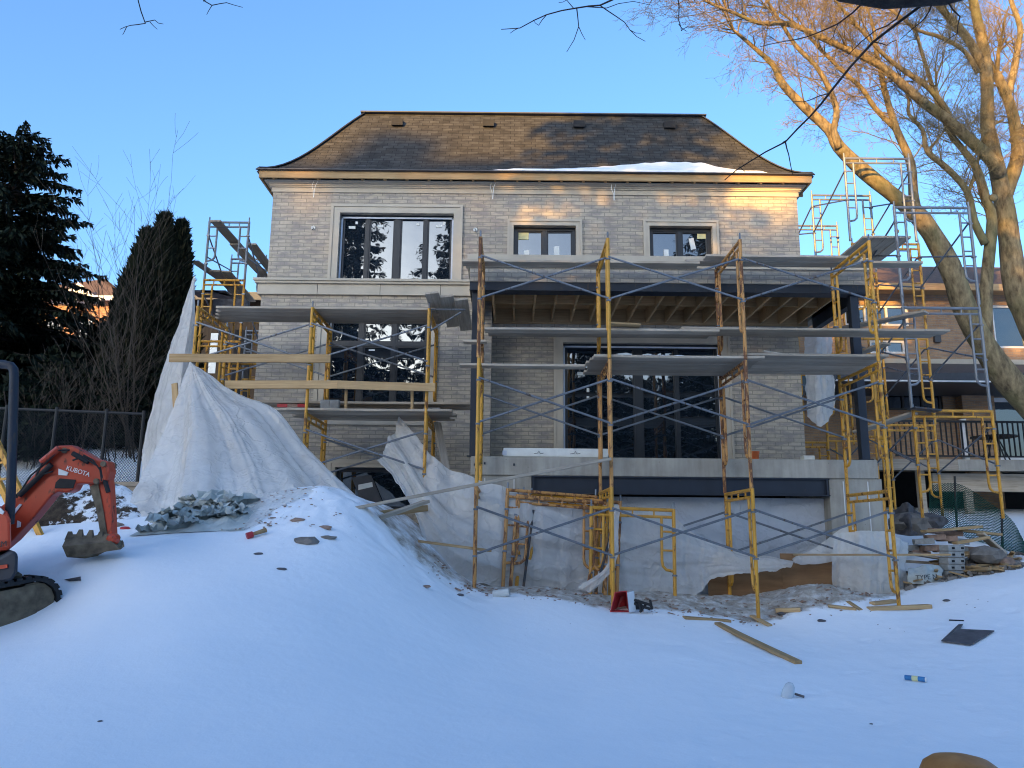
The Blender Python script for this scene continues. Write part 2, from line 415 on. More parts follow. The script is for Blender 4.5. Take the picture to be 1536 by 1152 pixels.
# ================================================================== GROUND
CP=[]  # control points x,y,z
def cp(px,py,Y): p=P(px,py,Y); CP.append((p.x,p.y,p.z))
for x in (-9,-5,-2.5,0,2.5,5,9): CP.append((x,5.6,-1.58)); CP.append((x,2.5,-1.68)); CP.append((x,-2,-1.72))
for a in [(250,1000,7.0),(250,900,8.2),(250,835,9.3),(300,806,10.1),(380,802,10.2),(150,822,9.6),(180,806,10.3),
          (150,836,9.05),(110,842,8.95),(185,832,9.1),(85,898,8.7),(0,958,7.9),(100,980,7.3),(-120,900,8.6),(-120,1000,7.2),(-250,840,10),
          (480,733,11.3),(480,790,10.35),(480,850,9.5),(480,920,8.5),(400,745,11.3),(545,765,11.2),(440,772,10.6),
          (590,815,11.1),(620,838,11.2),(660,868,11.3),(600,900,9.6),(620,1000,8.1),
          (700,889,11.6),(750,893,11.7),(750,950,10.0),(750,1020,8.3),(850,905,11.7),(920,918,11.8),
          (1000,918,11.9),(1000,980,9.6),(1000,1060,7.6),(1100,931,11.8),(1140,936,11.9),(1200,930,11.8),(1260,915,12.0),
          (1300,908,12.1),(1355,915,12.0),(1400,908,12.1),(1450,885,12.3),(1536,862,12.5),(1650,850,12.6),(1300,990,9.8),(1500,950,10.4),(1536,1040,8.0),
          (1700,960,10.0),(1250,1080,7.5),
          (700,872,13.0),(780,880,13.1),(900,890,13.3),(1000,888,13.3),(1095,895,13.4),(1210,875,12.75),(1170,890,12.9),(1250,880,13.0),(1285,897,13.4),(1350,880,13.5),
          (1420,870,13.3),(1500,850,14.0),(1480,785,18.0),(1400,790,17.5),(1536,780,18.5),(1330,800,16.5),
          (640,800,13.2),(600,770,14.2),(560,770,14.3),(520,768,14.0),(450,760,13.2),
          (290,774,11.5),(340,768,11.6),(200,780,11.2),(235,790,10.8),(100,752,13.5),(20,760,13.2),(190,745,13.4),(60,700,14.6),(150,705,14.6),(200,690,15.2),(30,650,17),(150,655,17.5),(-150,740,13.8),(-200,690,16)]:
    cp(*a)
for x in (-0.6,2.5,6.4): CP.append((x,14.2,-1.15)); CP.append((x,15.6,-1.15))
for x,y,z in [(-14,22,2.0),(-8,24,1.6),(-20,14,.9),(-22,26,2.2),(10,26,.9),(16,20,.6),(22,26,.9),(18,12,-.7),(16,6,-1.4),(-16,6,-1.2),(0,28,.8),
              (-30,-10,-1.8),(30,-10,-1.8),(0,-20,-1.9),(-40,45,2.6),(0,50,1.6),(40,45,1.2),(-5,18,.6),(6,18,.2),(35,15,0),(-35,15,.4)]: CP.append((x,y,z))
C_=np.array(CP)
def tps(r2): return .5*r2*np.log(r2+1e-9)
def _fit():
    n=len(C_); d=((C_[:,None,:2]-C_[None,:,:2])**2).sum(2)
    K=tps(d)+np.eye(n)*.04
    Q=np.c_[np.ones(n),C_[:,:2]]
    A=np.block([[K,Q],[Q.T,np.zeros((3,3))]])
    return np.linalg.solve(A,np.r_[C_[:,2],0,0,0])
W_=_fit()
def gz_arr(xy):
    xy=np.asarray(xy,float); out=np.empty(len(xy))
    for s in range(0,len(xy),20000):
        q=xy[s:s+20000]; d=((q[:,None,:]-C_[None,:,:2])**2).sum(2)
        out[s:s+20000]=tps(d)@W_[:-3]+W_[-3]+q@W_[-2:]
    r=np.hypot(xy[:,0],xy[:,1]-12); k=np.clip((r-30)/40,0,1); k=k*k*(3-2*k)
    far=np.where(xy[:,1]>0,1.2,-1.8)
    return out*(1-k)+far*k
def gz(x,y): return float(gz_arr([(x,y)])[0])
def G(px,py,Y0=None):
    """where the photo pixel's line of sight meets the snow"""
    d=P(px,py,1.0); lo,hi=None,None; Ys=np.linspace(4,30,261)
    z=gz_arr(np.c_[d.x*Ys,Ys]); s=d.z*Ys-z
    for i in range(len(Ys)-1):
        if s[i]>0>=s[i+1]:
            Y=Ys[i]+(Ys[i+1]-Ys[i])*s[i]/(s[i]-s[i+1]); return P(px,py,Y)
    return P(px,py,Y0 or 12)
# dirt boundary in plan
bnd=[(530,752,11.5),(575,790,11.2),(610,830,11.2),(650,862,11.3),(690,886,11.6),(740,890,11.7),(800,890,11.7),(860,905,11.7),(920,918,11.8),(1000,918,11.9),(1100,930,11.8),(1150,934,11.9),(1250,912,12.0),(1300,903,12.2),(1345,890,12.6)]
bx=[P(*a).x for a in bnd]; by=[P(*a).y for a in bnd]
def ground():
    def axis(a,b,fa,fb,st,grow):
        c=list(np.arange(fa,fb+1e-6,st)); s=st; q=fa
        while q>a: s*=grow; q-=s; c.insert(0,max(q,a))
        s=st; q=fb
        while q<b: s*=grow; q+=s; c.append(min(q,b))
        return np.array(c)
    xs=axis(-900,900,-8,9,.05,1.16); ys=axis(-300,1800,5.0,14.4,.045,1.16)
    X,Y=np.meshgrid(xs,ys); xy=np.c_[X.ravel(),Y.ravel()]
    Z=gz_arr(xy)
    dirt=np.zeros(len(xy)); lit=np.zeros(len(xy))
    yb=np.interp(xy[:,0],bx,by)
    m=(xy[:,0]>bx[0]-.1)&(xy[:,0]<bx[-1]+.5)&(xy[:,1]<15.4)
    dirt[m]=np.clip((xy[m,1]-yb[m])/.45+.30,0,.92)
    e=np.clip((xy[:,0]-bx[0]+.1)/.3,0,1)*np.clip((bx[-1]+.5-xy[:,0])/.5,0,1); dirt*=e*np.where(xy[:,0]<-.4,.60,1.0)
    # bare soil behind the bucket and under the right fence
    pl=np.array([P(*a)[:2] for a in [(110,745,12.6),(160,740,12.6),(60,750,12.2),(20,752,12.6)]])
    for q in pl: dirt=np.maximum(dirt,np.clip(1.1-((xy-q)**2).sum(1)/.5,0,1))
    pl=np.array([P(*a)[:2] for a in [(1400,850,13.8),(1480,830,14.6),(1360,860,13.6)]])
    for q in pl: dirt=np.maximum(dirt,np.clip(.8-((xy-q)**2).sum(1)/1.2,0,.8))
    lit=np.maximum(np.clip((xy[:,1]-9.6)/1.5,0,1),.0)
    add=np.zeros(len(xy))
    near=(np.abs(xy[:,0])<14)&(xy[:,1]>2)&(xy[:,1]<20)
    idx=np.nonzero(near)[0]
    for i in idx:
        x,y=xy[i]
        a=mnoise.noise((x*.55,y*.55,3.1))*.035+mnoise.noise((x*1.6,y*1.6,7.7))*.012
        k=dirt[i]; r=1 if x>1.5 else .25
        a+=mnoise.noise((x*4.5,y*4.5,1.3))*(.006*r+.035*k)+mnoise.noise((x*11,y*11,5.2))*(.002*r+.02*k)
        mg=math.exp(-((x+2.6)**2/1.6+(y-11.0)**2/.7))+.6*math.exp(-((x+1.2)**2/.8+(y-11.4)**2/.5))
        a+=mg*(.055*mnoise.noise((x*3.1,y*3.1,8.8))+.035*mnoise.noise((x*7,y*7,2.2))+.018*mnoise.noise((x*15,y*15,6.1)))
        add[i]=a
    Z+=add
    # footprints
    fp=[(1110,1045,.4),(1130,1100,.6),(1118,1130,.4),(1190,1092,.3),(1063,1108,.8),(1110,1094,.5),(1065,1140,.6),(1195,1042,.3),(1260,1060,.7),(1320,1085,.2),(1300,960,.5),(1380,1000,.6),(1420,1040,.3),(1460,1060,.8),(1400,945,.4),(1500,940,.5),(1465,915,.6),(1440,1000,.3),(1500,1010,.5),(1170,960,.4),(1220,975,.7),(1030,990,.5),(1010,965,.3),(1150,990,.6),(1280,1010,.2),(1340,1050,.5),(1490,1100,.4),(1380,1110,.6),(430,780,.2),(455,800,.6),(1100,965,.3),(1230,1040,.6),(1500,890,.4),(1520,915,.2)]
    for px,py,an in fp:
        c=G(px,py); dx=xy[:,0]-c.x; dy=xy[:,1]-c.y
        s=(np.abs(dx)<.6)&(np.abs(dy)<.6); ca,sa=math.cos(an),math.sin(an)
        wob=.05*np.sin(23*xy[:,0]+17*xy[:,1])+.03*np.sin(61*xy[:,0]-43*xy[:,1]); u=(dx*ca+dy*sa+wob)/.15; v=(-dx*sa+dy*ca+wob*.6)/.075; q=u*u+v*v
        Z+=np.where(s,-.013*np.exp(-q*q*1.2)+.004*np.exp(-(np.sqrt(q)-1.45)**2*6),0)
    me=bpy.data.meshes.new('snow_ground'); nx=len(xs); ny=len(ys)
    a=(np.arange(ny-1)[:,None]*nx+np.arange(nx-1)[None,:]).ravel()
    fa=np.c_[a,a+1,a+nx+1,a+nx]
    me.from_pydata(np.c_[xy,Z].tolist(),[],fa.tolist()); me.materials.append(M['snow'])
    me.polygons.foreach_set('use_smooth',[True]*len(me.polygons))
    at=me.attributes.new('dirt','FLOAT','POINT'); at.data.foreach_set('value',dirt.astype(np.float32))
    at=me.attributes.new('litter','FLOAT','POINT'); at.data.foreach_set('value',lit.astype(np.float32))
    o=bpy.data.objects.new('snow_ground',me); scene.collection.objects.link(o); tag(o,kind='structure')
ground()

# ================================================================== HOUSE
house=empty('brick_house',(0.45,15.5,0),'two storey grey brick house under construction with a hipped shingle roof','house')
XL,XR,YW=-5.15,6.06,15.5
Z_=lambda px,py,Y: P(px,py,Y).z
X_=lambda px,py,Y: P(px,py,Y).x
def wall_holes(mb,x0,x1,z0,z1,y,holes,depth=.22):
    xs=sorted({x0,x1,*[h[0] for h in holes],*[h[1] for h in holes]}); zs=sorted({z0,z1,*[h[2] for h in holes],*[h[3] for h in holes]})
    for i in range(len(xs)-1):
        for j in range(len(zs)-1):
            cx=(xs[i]+xs[i+1])/2; cz=(zs[j]+zs[j+1])/2
            if any(h[0]<cx<h[1] and h[2]<cz<h[3] for h in holes): continue
            mb.quad((xs[i],y,zs[j]),(xs[i+1],y,zs[j]),(xs[i+1],y,zs[j+1]),(xs[i],y,zs[j+1]))
    for a,b,c,d in holes:
        e=y+depth
        mb.quad((a,y,c),(a,y,d),(a,e,d),(a,e,c)); mb.quad((b,y,c),(b,e,c),(b,e,d),(b,y,d))
        mb.quad((a,y,d),(b,y,d),(b,e,d),(a,e,d)); mb.quad((a,y,c),(a,e,c),(b,e,c),(b,y,c))
def rect(x0,y0,x1,y1,Y):
    a=P(x0,y1,Y); b=P(x1,y0,Y); return (a.x,b.x,a.z,b.z)
YL=15.42; YP=16.0; YF=13.7
zb0,zb1=Z_(550,442,YL-.06),Z_(550,418,YL-.12)
hA=rect(505,321,681,419,YW); hA=(hA[0],hA[1],zb1+.012,hA[3])
hB=rect(770,339,864,387,YW); hC=rect(975,340,1068,388,YW)
mb=MB(); wall_holes(mb,XL,XR,zb0,7.16,YW,[hA,hB,hC],.2)
mb.quad((XL,YW,zb0),(XL,YW,7.16),(XL,27,7.16),(XL,27,zb0)); mb.quad((XR,YW,zb0),(XR,27,zb0),(XR,27,7.16),(XR,YW,7.16))
mb.quad((XL,27,zb0),(XL,27,7.16),(XR,27,7.16),(XR,27,zb0))
part('upper_wall',mb,M['brick'],house)
XS=-.43
hD=rect(484,478,643,622,YL); hE=rect(500,702,628,765,YL)
mb=MB(); wall_holes(mb,-5.22,XS,-1.2,zb0+.02,YL,[hD,hE],.2)
mb.quad((-5.22,YL,-1.2),(-5.22,YL,zb0+.02),(-5.22,27,zb0+.02),(-5.22,27,-1.2))
mb.quad((XS,YL,-1.2),(XS,YP,-1.2),(XS,YP,zb0+.02),(XS,YL,zb0+.02))
mb.quad((-5.22,YL,zb0+.02),(XS,YL,zb0+.02),(XS,YW+.1,zb0+.02),(-5.22,YW+.1,zb0+.02))
part('lower_wall',mb,M['brick'],house)
hF=rect(845,516,1080,692,YP); hF=(hF[0],hF[1],1.335,hF[3])
mb=MB(); wall_holes(mb,XS,6.1,1.2,4.8,YP,[hF],.2)
mb.quad((6.1,YP,-1.2),(6.1,27,-1.2),(6.1,27,zb0),(6.1,YP,zb0))
part('porch_wall',mb,M['brick'],house)
# dark interior backing so light cannot leak through the house
mb=MB(); mb.box(XL+.3,XR-.3,YP+.4,26.8,-1,7.1); part('interior',mb,M['dark'],house)

# band course and cornice
mb=MB()
mb.box(-5.29,XS+.02,YL-.06,YW-.002,zb0,zb1-.10); mb.box(-5.34,XS+.05,YL-.11,YW-.002,zb1-.098,zb1-.05); mb.box(-5.37,XS+.08,YL-.14,YW-.002,zb1-.048,zb1)
mb.box(-5.29,-5.153,YW,22,zb0,zb1-.1); mb.box(-5.34,-5.153,YW,22,zb1-.098,zb1-.05); mb.box(-5.37,-5.153,YW,22,zb1-.048,zb1)
for x in (-3.7,-2.45,-1.25): pass
part('band_course',mb,M['stone'],house)
for x in (-4.05,-2.75,-1.5):
    mb=MB(); mb.box(x-.004,x+.004,YL-.063,YL-.05,zb0+.005,zb1-.1); part('band_joint',mb,M['dark'],house)
mb=MB()
zc=7.12
for a,b,e in ((0,.10,.03),(.102,.125,.06),(.127,.165,.08),(.167,.19,.12),(.192,.215,.16)):
    mb.box(XL-e,XR+e,YW-e,YW-.003,zc+a,zc+b)
    mb.box(XL-e,XL-.003,YW,26,zc+a,zc+b); mb.box(XR+.003,XR+e,YW,26,zc+a,zc+b)
part('cornice',mb,M['stone'],house)
mb=MB(); mb.box(XL-.02,XR+.02,YW-.02,YW-.003,zc+.217,zc+.35); mb.box(XL-.02,XL-.003,YW,26,zc+.217,zc+.35); mb.box(XR+.003,XR+.02,YW,26,zc+.217,zc+.35)
part('eave_shade_strip',mb,M['dark'],house)  # near-black strip stands in for the shade in the open eave gap

# ---- roof with bell cast eaves
EX0,EX1,EY0,EY1,EZ=-5.42,6.32,15.18,27.3,7.50
prof=[(0,EZ)]
for px,py in [(425,248),(455,233),(490,209),(520,188),(545,170.5)]:
    d=P(px,py,1.0); i=(EX0-EY0*d.x)/(d.x-1); prof.append((i,d.z*(EY0+i)))
pi=np.array([p[0] for p in prof]); pz=np.array([p[1] for p in prof])
tt=np.linspace(0,pi[-1],15); co=np.polyfit(pi,pz,3)
zz=np.polyval(co,tt); zz+= EZ-zz[0]; 
def roof_z(i): return float(np.interp(i,tt,zz))
slope=[0]
for k in range(1,len(tt)): slope.append(slope[-1]+math.hypot(tt[k]-tt[k-1],zz[k]-zz[k-1]))
mb=MB(); mb.uv=[]
def rquad(pts,uvs): mb.quad(*pts); mb.uv.append(uvs)
for k in range(len(tt)-1):
    i,j=tt[k],tt[k+1]; z0,z1=zz[k],zz[k+1]; s0,s1=slope[k],slope[k+1]
    rquad([(EX0+i,EY0+i,z0),(EX1-i,EY0+i,z0),(EX1-j,EY0+j,z1),(EX0+j,EY0+j,z1)],[(EX0+i,s0),(EX1-i,s0),(EX1-j,s1),(EX0+j,s1)])
    rquad([(EX1-i,EY1-i,z0),(EX0+i,EY1-i,z0),(EX0+j,EY1-j,z1),(EX1-j,EY1-j,z1)],[(i,s0),(11-i,s0),(11-j,s1),(j,s1)])
    rquad([(EX0+i,EY1-i,z0),(EX0+i,EY0+i,z0),(EX0+j,EY0+j,z1),(EX0+j,EY1-j,z1)],[(EY1-i,s0),(EY0+i,s0),(EY0+j,s1),(EY1-j,s1)])
    rquad([(EX1-i,EY0+i,z0),(EX1-i,EY1-i,z0),(EX1-j,EY1-j,z1),(EX1-j,EY0+j,z1)],[(EY0+i,s0),(EY1-i,s0),(EY1-j,s1),(EY0+j,s1)])
T=tt[-1]; ZT=zz[-1]
rquad([(EX0+T,EY0+T,ZT),(EX1-T,EY0+T,ZT),(EX1-T,EY1-T,ZT),(EX0+T,EY1-T,ZT)],[(0,0),(1,0),(1,1),(0,1)])
roof=part('roof',mb,M['shingle'],house)
mb=MB()   # hip and ridge caps
for sx in (0,1):
    pts=[((EX0+t) if sx==0 else (EX1-t),EY0+t,z+.012) for t,z in zip(tt,zz)]
    for a,b in zip(pts,pts[1:]): mb.bar(a,b,.16,.022)
mb.bar((EX0+T-.05,EY0+T,ZT+.012),(EX1-T+.05,EY0+T,ZT+.012),.2,.03)
part('ridge_cap',mb,M['awning'],roof)
mb=MB()
mb.bar((EX0,EY0+.02,EZ-.012),(EX1,EY0+.02,EZ-.012),.12,.02); mb.bar((EX0+.02,EY0+.09,EZ-.012),(EX0+.02,EY1,EZ-.012),.12,.02); mb.bar((EX1-.02,EY0+.09,EZ-.012),(EX1-.02,EY1,EZ-.012),.12,.02)
part('drip_edge',mb,M['awning'],roof)
mb=MB(); FZ0,FZ1=7.32,EZ-.024
mb.box(EX0+.03,EX1-.03,EY0+.03,EY0+.07,FZ0,FZ1)
for x in (EX0+.03,EX1-.07): mb.box(x,x+.04,EY0+.072,EY1,FZ0,FZ1)
part('fascia',mb,M['wood_new'],roof)
mb=MB(); mb.box(EX0+.075,EX1-.075,EY0+.075,YW+.3,FZ1-.03,FZ1-.012)
for x0,x1 in ((EX0+.075,XL+.2),(XR-.2,EX1-.075)): mb.box(x0,x1,YW+.302,26,FZ1-.03,FZ1-.012)
part('roof_deck',mb,M['plywood'],roof)
for k in range(25):
    x=EX0+.3+k*.47
    if x>EX1-.2: break
    m2=MB(); m2.box(x,x+.04,EY0+.075,YW+.05,FZ0+.005,FZ1-.032); part('rafter_tail',m2,M['wood_new'],roof)
for k in range(6):
    for x0 in (EX0+.075,XR+.1):
        m2=MB(); y=15.9+k*.9; m2.box(x0,x0+.2,y,y+.04,FZ0+.005,FZ1-.032); part('rafter_tail',m2,M['wood_new'],roof)
for px,py in ((597,182),(733,185),(868,184.5),(1003,186)):
    i=1.52; c=P(px,py,EY0+i); z=roof_z(i)
    m2=MB(); y=EY0+i
    m2.hexa([(c.x-.13,y-.14,z-.10),(c.x+.13,y-.14,z-.10),(c.x+.13,y+.16,z-.02),(c.x-.13,y+.16,z-.02),(c.x-.13,y-.14,z+.06),(c.x+.13,y-.14,z+.06),(c.x+.11,y+.16,z+.13),(c.x-.11,y+.16,z+.13)])
    v=part('roof_vent',m2,M['black'],roof)
    m2=MB(); m2.box(c.x-.11,c.x+.11,y-.145,y-.141,z-.06,z+.035); part('vent_grille',m2,M['black'],v) if False else None
# snow lying at the eave
mb=MB(); rows=[]
xs=np.linspace(X_(738,253,EY0+.1),X_(1150,257,EY0+.1),90)
for k,x in enumerate(xs):
    t=k/(len(xs)-1); w=.62*min(1,(t/.62)**.8)*min(1,((1-t)/.22)**.75)+.012*math.sin(k*.9)+.02*mnoise.noise((k*.35,0,0))
    w=max(w,.02); r=[]
    for q in range(9):
        i=.01+w*q/8; th=.055*math.sqrt(max(0,1-(q/8)**3))*min(1,w/.12)
        r.append((x,EY0+i-.012,roof_z(i)+th+ (0.004 if q==8 else 0)))
    r.insert(0,(x,EY0-.002,EZ+.0))
    rows.append(r)
mb.grid(rows); tag(mb.build('snow_patch',M['snow2'],smooth=True),'long strip of snow lying along the right half of the roof eave','snow','snow left lying on the building site')

# ---- windows
def window(h,y,mull,transom=None,trim=None,trim_top=True,surround=None,sill=True,stick=(),fw=.055,label=None,handles=False):
    x0,x1,z0,z1=h; yf=y+.11
    f=MB()
    f.box(x0,x0+fw,yf,yf+.09,z0,z1); f.box(x1-fw,x1,yf,yf+.09,z0,z1)
    f.box(x0+fw,x1-fw,yf,yf+.09,z1-fw,z1); f.box(x0+fw,x1-fw,yf,yf+.09,z0,z0+fw)
    cols=[x0+fw]
    for m,w in mull:
        f.box(m-w/2,m+w/2,yf+.002,yf+.085,z0+fw,z1-fw); cols+= [m-w/2,m+w/2]
    cols.append(x1-fw)
    cells=[]
    for i in range(0,len(cols),2):
        a,b=cols[i],cols[i+1]
        if transom: 
            tz,tw=transom; f.box(a,b,yf+.004,yf+.083,tz-tw/2,tz+tw/2); cells+=[(a,b,z0+fw,tz-tw/2),(a,b,tz+tw/2,z1-fw)]
        else: cells.append((a,b,z0+fw,z1-fw))
    s=.028
    w=part('window',f,M['frame'],house,label)
    for k,(a,b,c,d) in enumerate(cells):
        g=MB()
        # sash
        for (p,q,r,t) in ((a,a+s,c,d),(b-s,b,c,d),(a+s,b-s,c,c+s),(a+s,b-s,d-s,d)): g.box(p,q,yf+.02,yf+.07,r,t)
        part('sash',g,M['frame'],w)
        g=MB(); tl=random.uniform(-.004,.004); tv=random.uniform(-.003,.003)
        yy=yf+.048
        g.hexa([(a+s,yy-tl,c+s),(b-s,yy+tl,c+s),(b-s,yy+.008+tl,c+s),(a+s,yy+.008-tl,c+s),(a+s,yy-tl+tv,d-s),(b-s,yy+tl+tv,d-s),(b-s,yy+.008+tl+tv,d-s),(a+s,yy+.008-tl+tv,d-s)])
        part('pane',g,M['glass'],w)
    if trim:
        g=MB(); t=.035
        for (p,q,r,v) in ((x0+.012,x0+.012+t,z0,z1-.05),(x1-.012-t,x1-.012,z0,z1-.05),(x0+.012,x1-.012,z1-.048-t,z1-.048)): g.box(p,q,yf-.02,yf-.002,r,v)
        part('trim',g,M['trim_grey'],w)
    if surround:
        so,si,top,bot=surround
        g=MB(); e=.05
        for (d0,d1,yy) in ((0,si,y-e*.6),(si+.002,so,y-e)):
            zt=z1+d1; zb=z0 if not bot else z0-d1
            g.box(x0-d1,x0-d0,yy,y-.002,zb,z1+ (d0 if top else 0)); g.box(x1+d0,x1+d1,yy,y-.002,zb,z1+(d0 if top else 0))
            if top: g.box(x0-d1,x1+d1,yy-.001,y-.002,z1+d0,z1+d1)
            if bot: g.box(x0-d0,x1+d0,yy-.001,y-.002,z0-d1,z0-d0)
        part('surround',g,M['stone'],w)
    for (px0,py0,px1,py1,mt,an) in stick:
        a=P(px0,py1,yf+.03); b=P(px1,py0,yf+.03); g=MB(); c=(a+b)/2
        g.cbox((c.x,yf+.036,c.z),abs(b.x-a.x),.003,abs(b.z-a.z),Matrix.Rotation(an,3,'Y')); part('sticker',g,M[mt],w)
    return w
xm=lambda *p: [ (X_(a,400,YW+.1),w) for a,w in p]
window(hA,YW,xm((549,.07),(594,.13),(637,.07)),trim=True,surround=(.19,.13,True,False),
       stick=[(533,332,537,336,'sticker',0),(523,339,533,343,'sticker',0),(566,337,575,341,'sticker',0),(654,337,663,341,'sticker',0),(664,333,668,337,'sticker',0),(625,334,629,338,'sticker',0)],label='wide four panel sliding window with a pale inner trim')
window(hB,YW,xm((817,.10),),surround=(.13,.08,True,True),fw=.075,
       stick=[(777,346,793,359,'tag_yellow',0),(786,375,794,388,'sticker',0),(831,369,839,388,'sticker',0)],label='small window filled with a plain sky reflection')
window(hC,YW,xm((1021,.09),),surround=(.13,.08,True,True),fw=.075,
       stick=[(1046,347,1062,358,'tag_yellow',0),(1035,357,1042,374,'sticker',-.18),(996,374,1003,390,'sticker',0)],label='small window with a tilted paper strip and a yellow tag on the glass')
x540,x590=X_(540,550,YL+.1),X_(590,550,YL+.1)
window(hD,YL,[(x540,.09),(x590,.09)],transom=(Z_(560,516,YL+.1),.09),surround=(.2,.12,True,True),stick=[(553,524,562,526,'sticker',0)],label='three light window with transoms behind the scaffold')
window(hE,YL,[],surround=(.16,.08,True,False),label='black basement window half hidden by plastic sheets')
mb=MB(); a=P(543,757,YL+.06); b=P(575,757,YL+.06); c=P(556,712,YL+.06); d=P(527,716,YL+.06)
pn=[(q.x,YL+.09,q.z) for q in (a,b,c,d)]
w=[o for o in house.children if o.get('label','').startswith('black basement')][0]
part('reflection_panel',(lambda m:(m.prism(pn,(0,.012,0)),m)[1])(MB()),M['awning'],w)  # grey panel paints a reflection into the basement window
part('sticker',(lambda m:(m.prism([(q.x,YL+.085,q.z) for q in (P(537,735,YL+.06),P(559,730,YL+.06),P(558,723,YL+.06),P(537,727,YL+.06))],(0,.004,0)),m)[1])(MB()),M['sticker'],w)
xd=[X_(a,600,YP+.1) for a in (900,958,1016)]
window(hF,YP,[(xd[0],.06),(xd[1],.16),(xd[2],.06)],trim=True,surround=(.2,.15,True,False),fw=.075,
       stick=[(880,582,884,588,'sticker',0),(880,594,884,598,'sticker',0),(866,558,877,563,'sticker',0)],label='four panel glass patio door at the back of the porch')
# wall light boxes and loose eave wires
for px,py in ((470,342),(713,345)):
    c=P(px,py,YW); m2=MB(); m2.lathe([(.045,0),(.045,.02),(.035,.024),(.030,.012)],(c.x,YW-.002,c.z),12,Matrix.Rotation(R(90),3,'X')); part('light_box',m2,M['sticker'],house)
    m2=MB(); m2.tube([(c.x,YW-.03,c.z),(c.x+.02,YW-.06,c.z-.03),(c.x-.01,YW-.05,c.z-.06)],.008,5); part('wire',m2,M['black'],house)
for px in (470,737,918):
    for k,dx in enumerate((0,.09)):
        a=P(px,268,15.3); m2=MB(); z=7.33
        m2.tube([(a.x+dx,15.36,z),(a.x+dx*.8-.02,15.3,z-.15),(a.x+dx*.3+.02,15.27,z-.27),(a.x+.03+dx*.1,15.28,z-.42)],.006,4); part('wire',m2,M['sticker'],house)

# ---- porch
SX0,SX1=-.72,6.49
mb=MB(); mb.box(SX0,SX1,YF,YP-.004,1.0,1.33); part('porch_slab',mb,M['concrete'],house,bevel=.012)
gb=-1.5
xo0,xo1=X_(797,720,YF+.05),X_(1243,720,YF+.05)
mb=MB(); mb.box(SX0+.02,xo0,YF+.04,YP-.01,gb,.998); part('concrete_pier',mb,M['concrete'],house)
mb=MB(); mb.box(xo1,SX1+.06,YF+.04,YP-.01,gb,.998); part('concrete_pier',mb,M['concrete'],house)
mb=MB(); zt=Z_(1000,713,YF+.05); z0=Z_(1000,742,YF+.05)
yb=YF+.06
mb.box(xo0-.0,xo1+0,yb,yb+.02,z0+.02,.996); mb.box(xo0,xo1,yb-.05,yb+.12,z0,z0+.018); mb.box(xo0,xo1,yb-.05,yb-.002,.975,.996)
part('steel_lintel',mb,M['navy'],house)
for x in (xo0+.02,xo1-.06):
    mb=MB(); mb.box(x,x+.03,yb-.055,yb-.002,z0+.02,.973); part('lintel_stiffener',mb,M['navy'],house)
mb=MB(); mb.quad((xo0,YP-.02,gb),(xo1,YP-.02,gb),(xo1,YP-.02,.99),(xo0,YP-.02,.99)); part('opening_shade_sheet',mb,M['dark'],house)  # near-black sheet stands in for the unlit room behind the opening
for x in (X_(1130,780,YF),X_(1267,780,YF),X_(1334,780,YF)): pass
for x in (X_(727,730,YF+.03),X_(771,730,YF+.03),X_(1269,780,YF+.03),X_(1306,780,YF+.03)): 
    mb=MB(); mb.box(x-.008,x+.008,YF+.03,YF+.038,-.3,.95); part('form_tie',mb,M['decal'],house)
for px,py in ((727,695),(771,697),(712,697)):
    c=P(px,py,YF); m2=MB(); m2.cbox((c.x,YF-.012,c.z),.03,.02,.04); part('anchor_bolt',m2,M['navy'],house)
# steel posts and beams
BZ0,BZ1=4.40,4.56
for x in (X_(712,600,YF+.1),X_(1291,600,YF+.1)):
    m2=MB(); m2.box(x-.075,x+.075,YF+.05,YF+.2,1.332,BZ0-.002); p_=part('steel_post',m2,M['navy'],house,bevel=.008)
    m2=MB(); m2.box(x-.12,x+.12,YF+.02,YF+.24,1.331,1.346); part('base_plate',m2,M['navy'],p_)
BX0,BX1=-.80,6.55
mb=MB(); mb.box(BX0,BX1,YF,YF+.012,BZ0,BZ1); mb.box(BX0,BX1,YF-.06,YF+.22,BZ0-.014,BZ0-.001); mb.box(BX0,BX0+.012,YF+.23,YP-.02,BZ0,BZ1+.1); mb.box(BX0,BX0+.12,YF+.23,YP-.02,BZ0-.014,BZ0-.001)
mb.box(BX1-.14,BX1-.128,YF+.23,YP-.02,BZ0-.1,BZ1+.1); mb.box(BX1-.2,BX1-.06,YF+.23,YP-.02,BZ0-.115,BZ0-.101)
part('porch_beam',mb,M['navy'],house)
zc0,zc1=Z_(1000,404,YF),Z_(1000,384,YF-.05)
mb=MB(); mb.box(BX0,BX1+.04,YF-.02,YF+.18,BZ1-.0,zc0); mb.box(BX0,BX0+.18,YF+.182,YW-.01,BZ1,zc0); mb.box(BX1-.14,BX1+.04,YF+.182,YW+2,BZ1,zc0)
part('parapet',mb,M['brick'],house)
mb=MB(); mb.box(BX0-.05,BX1+.08,YF-.06,YF+.24,zc0+.002,zc0+.07); mb.box(BX0-.09,BX1+.13,YF-.11,YF+.28,zc0+.072,zc0+.12); mb.box(BX0-.05,BX1+.08,YF-.05,YF+.24,zc0+.122,zc1)
mb.box(BX0-.05,BX0+.2,YF+.282,YW-.01,zc0+.002,zc1); mb.box(BX1-.2,BX1+.08,YF+.282,YW+2,zc0+.002,zc1)
part('parapet_cap',mb,M['stone'],house)
mb=MB(); mb.box(BX0+.2,BX1-.16,YF+.2,YP-.02,4.72,4.75); ceil=part('porch_ceiling',mb,M['wood_joist'],house)
x=BX0+.4
while x<BX1-.3:
    m2=MB(); m2.box(x,x+.04,YF+.24,YP-.05,4.43,4.718); part('joist',m2,M['wood_joist'],ceil); x+=.405
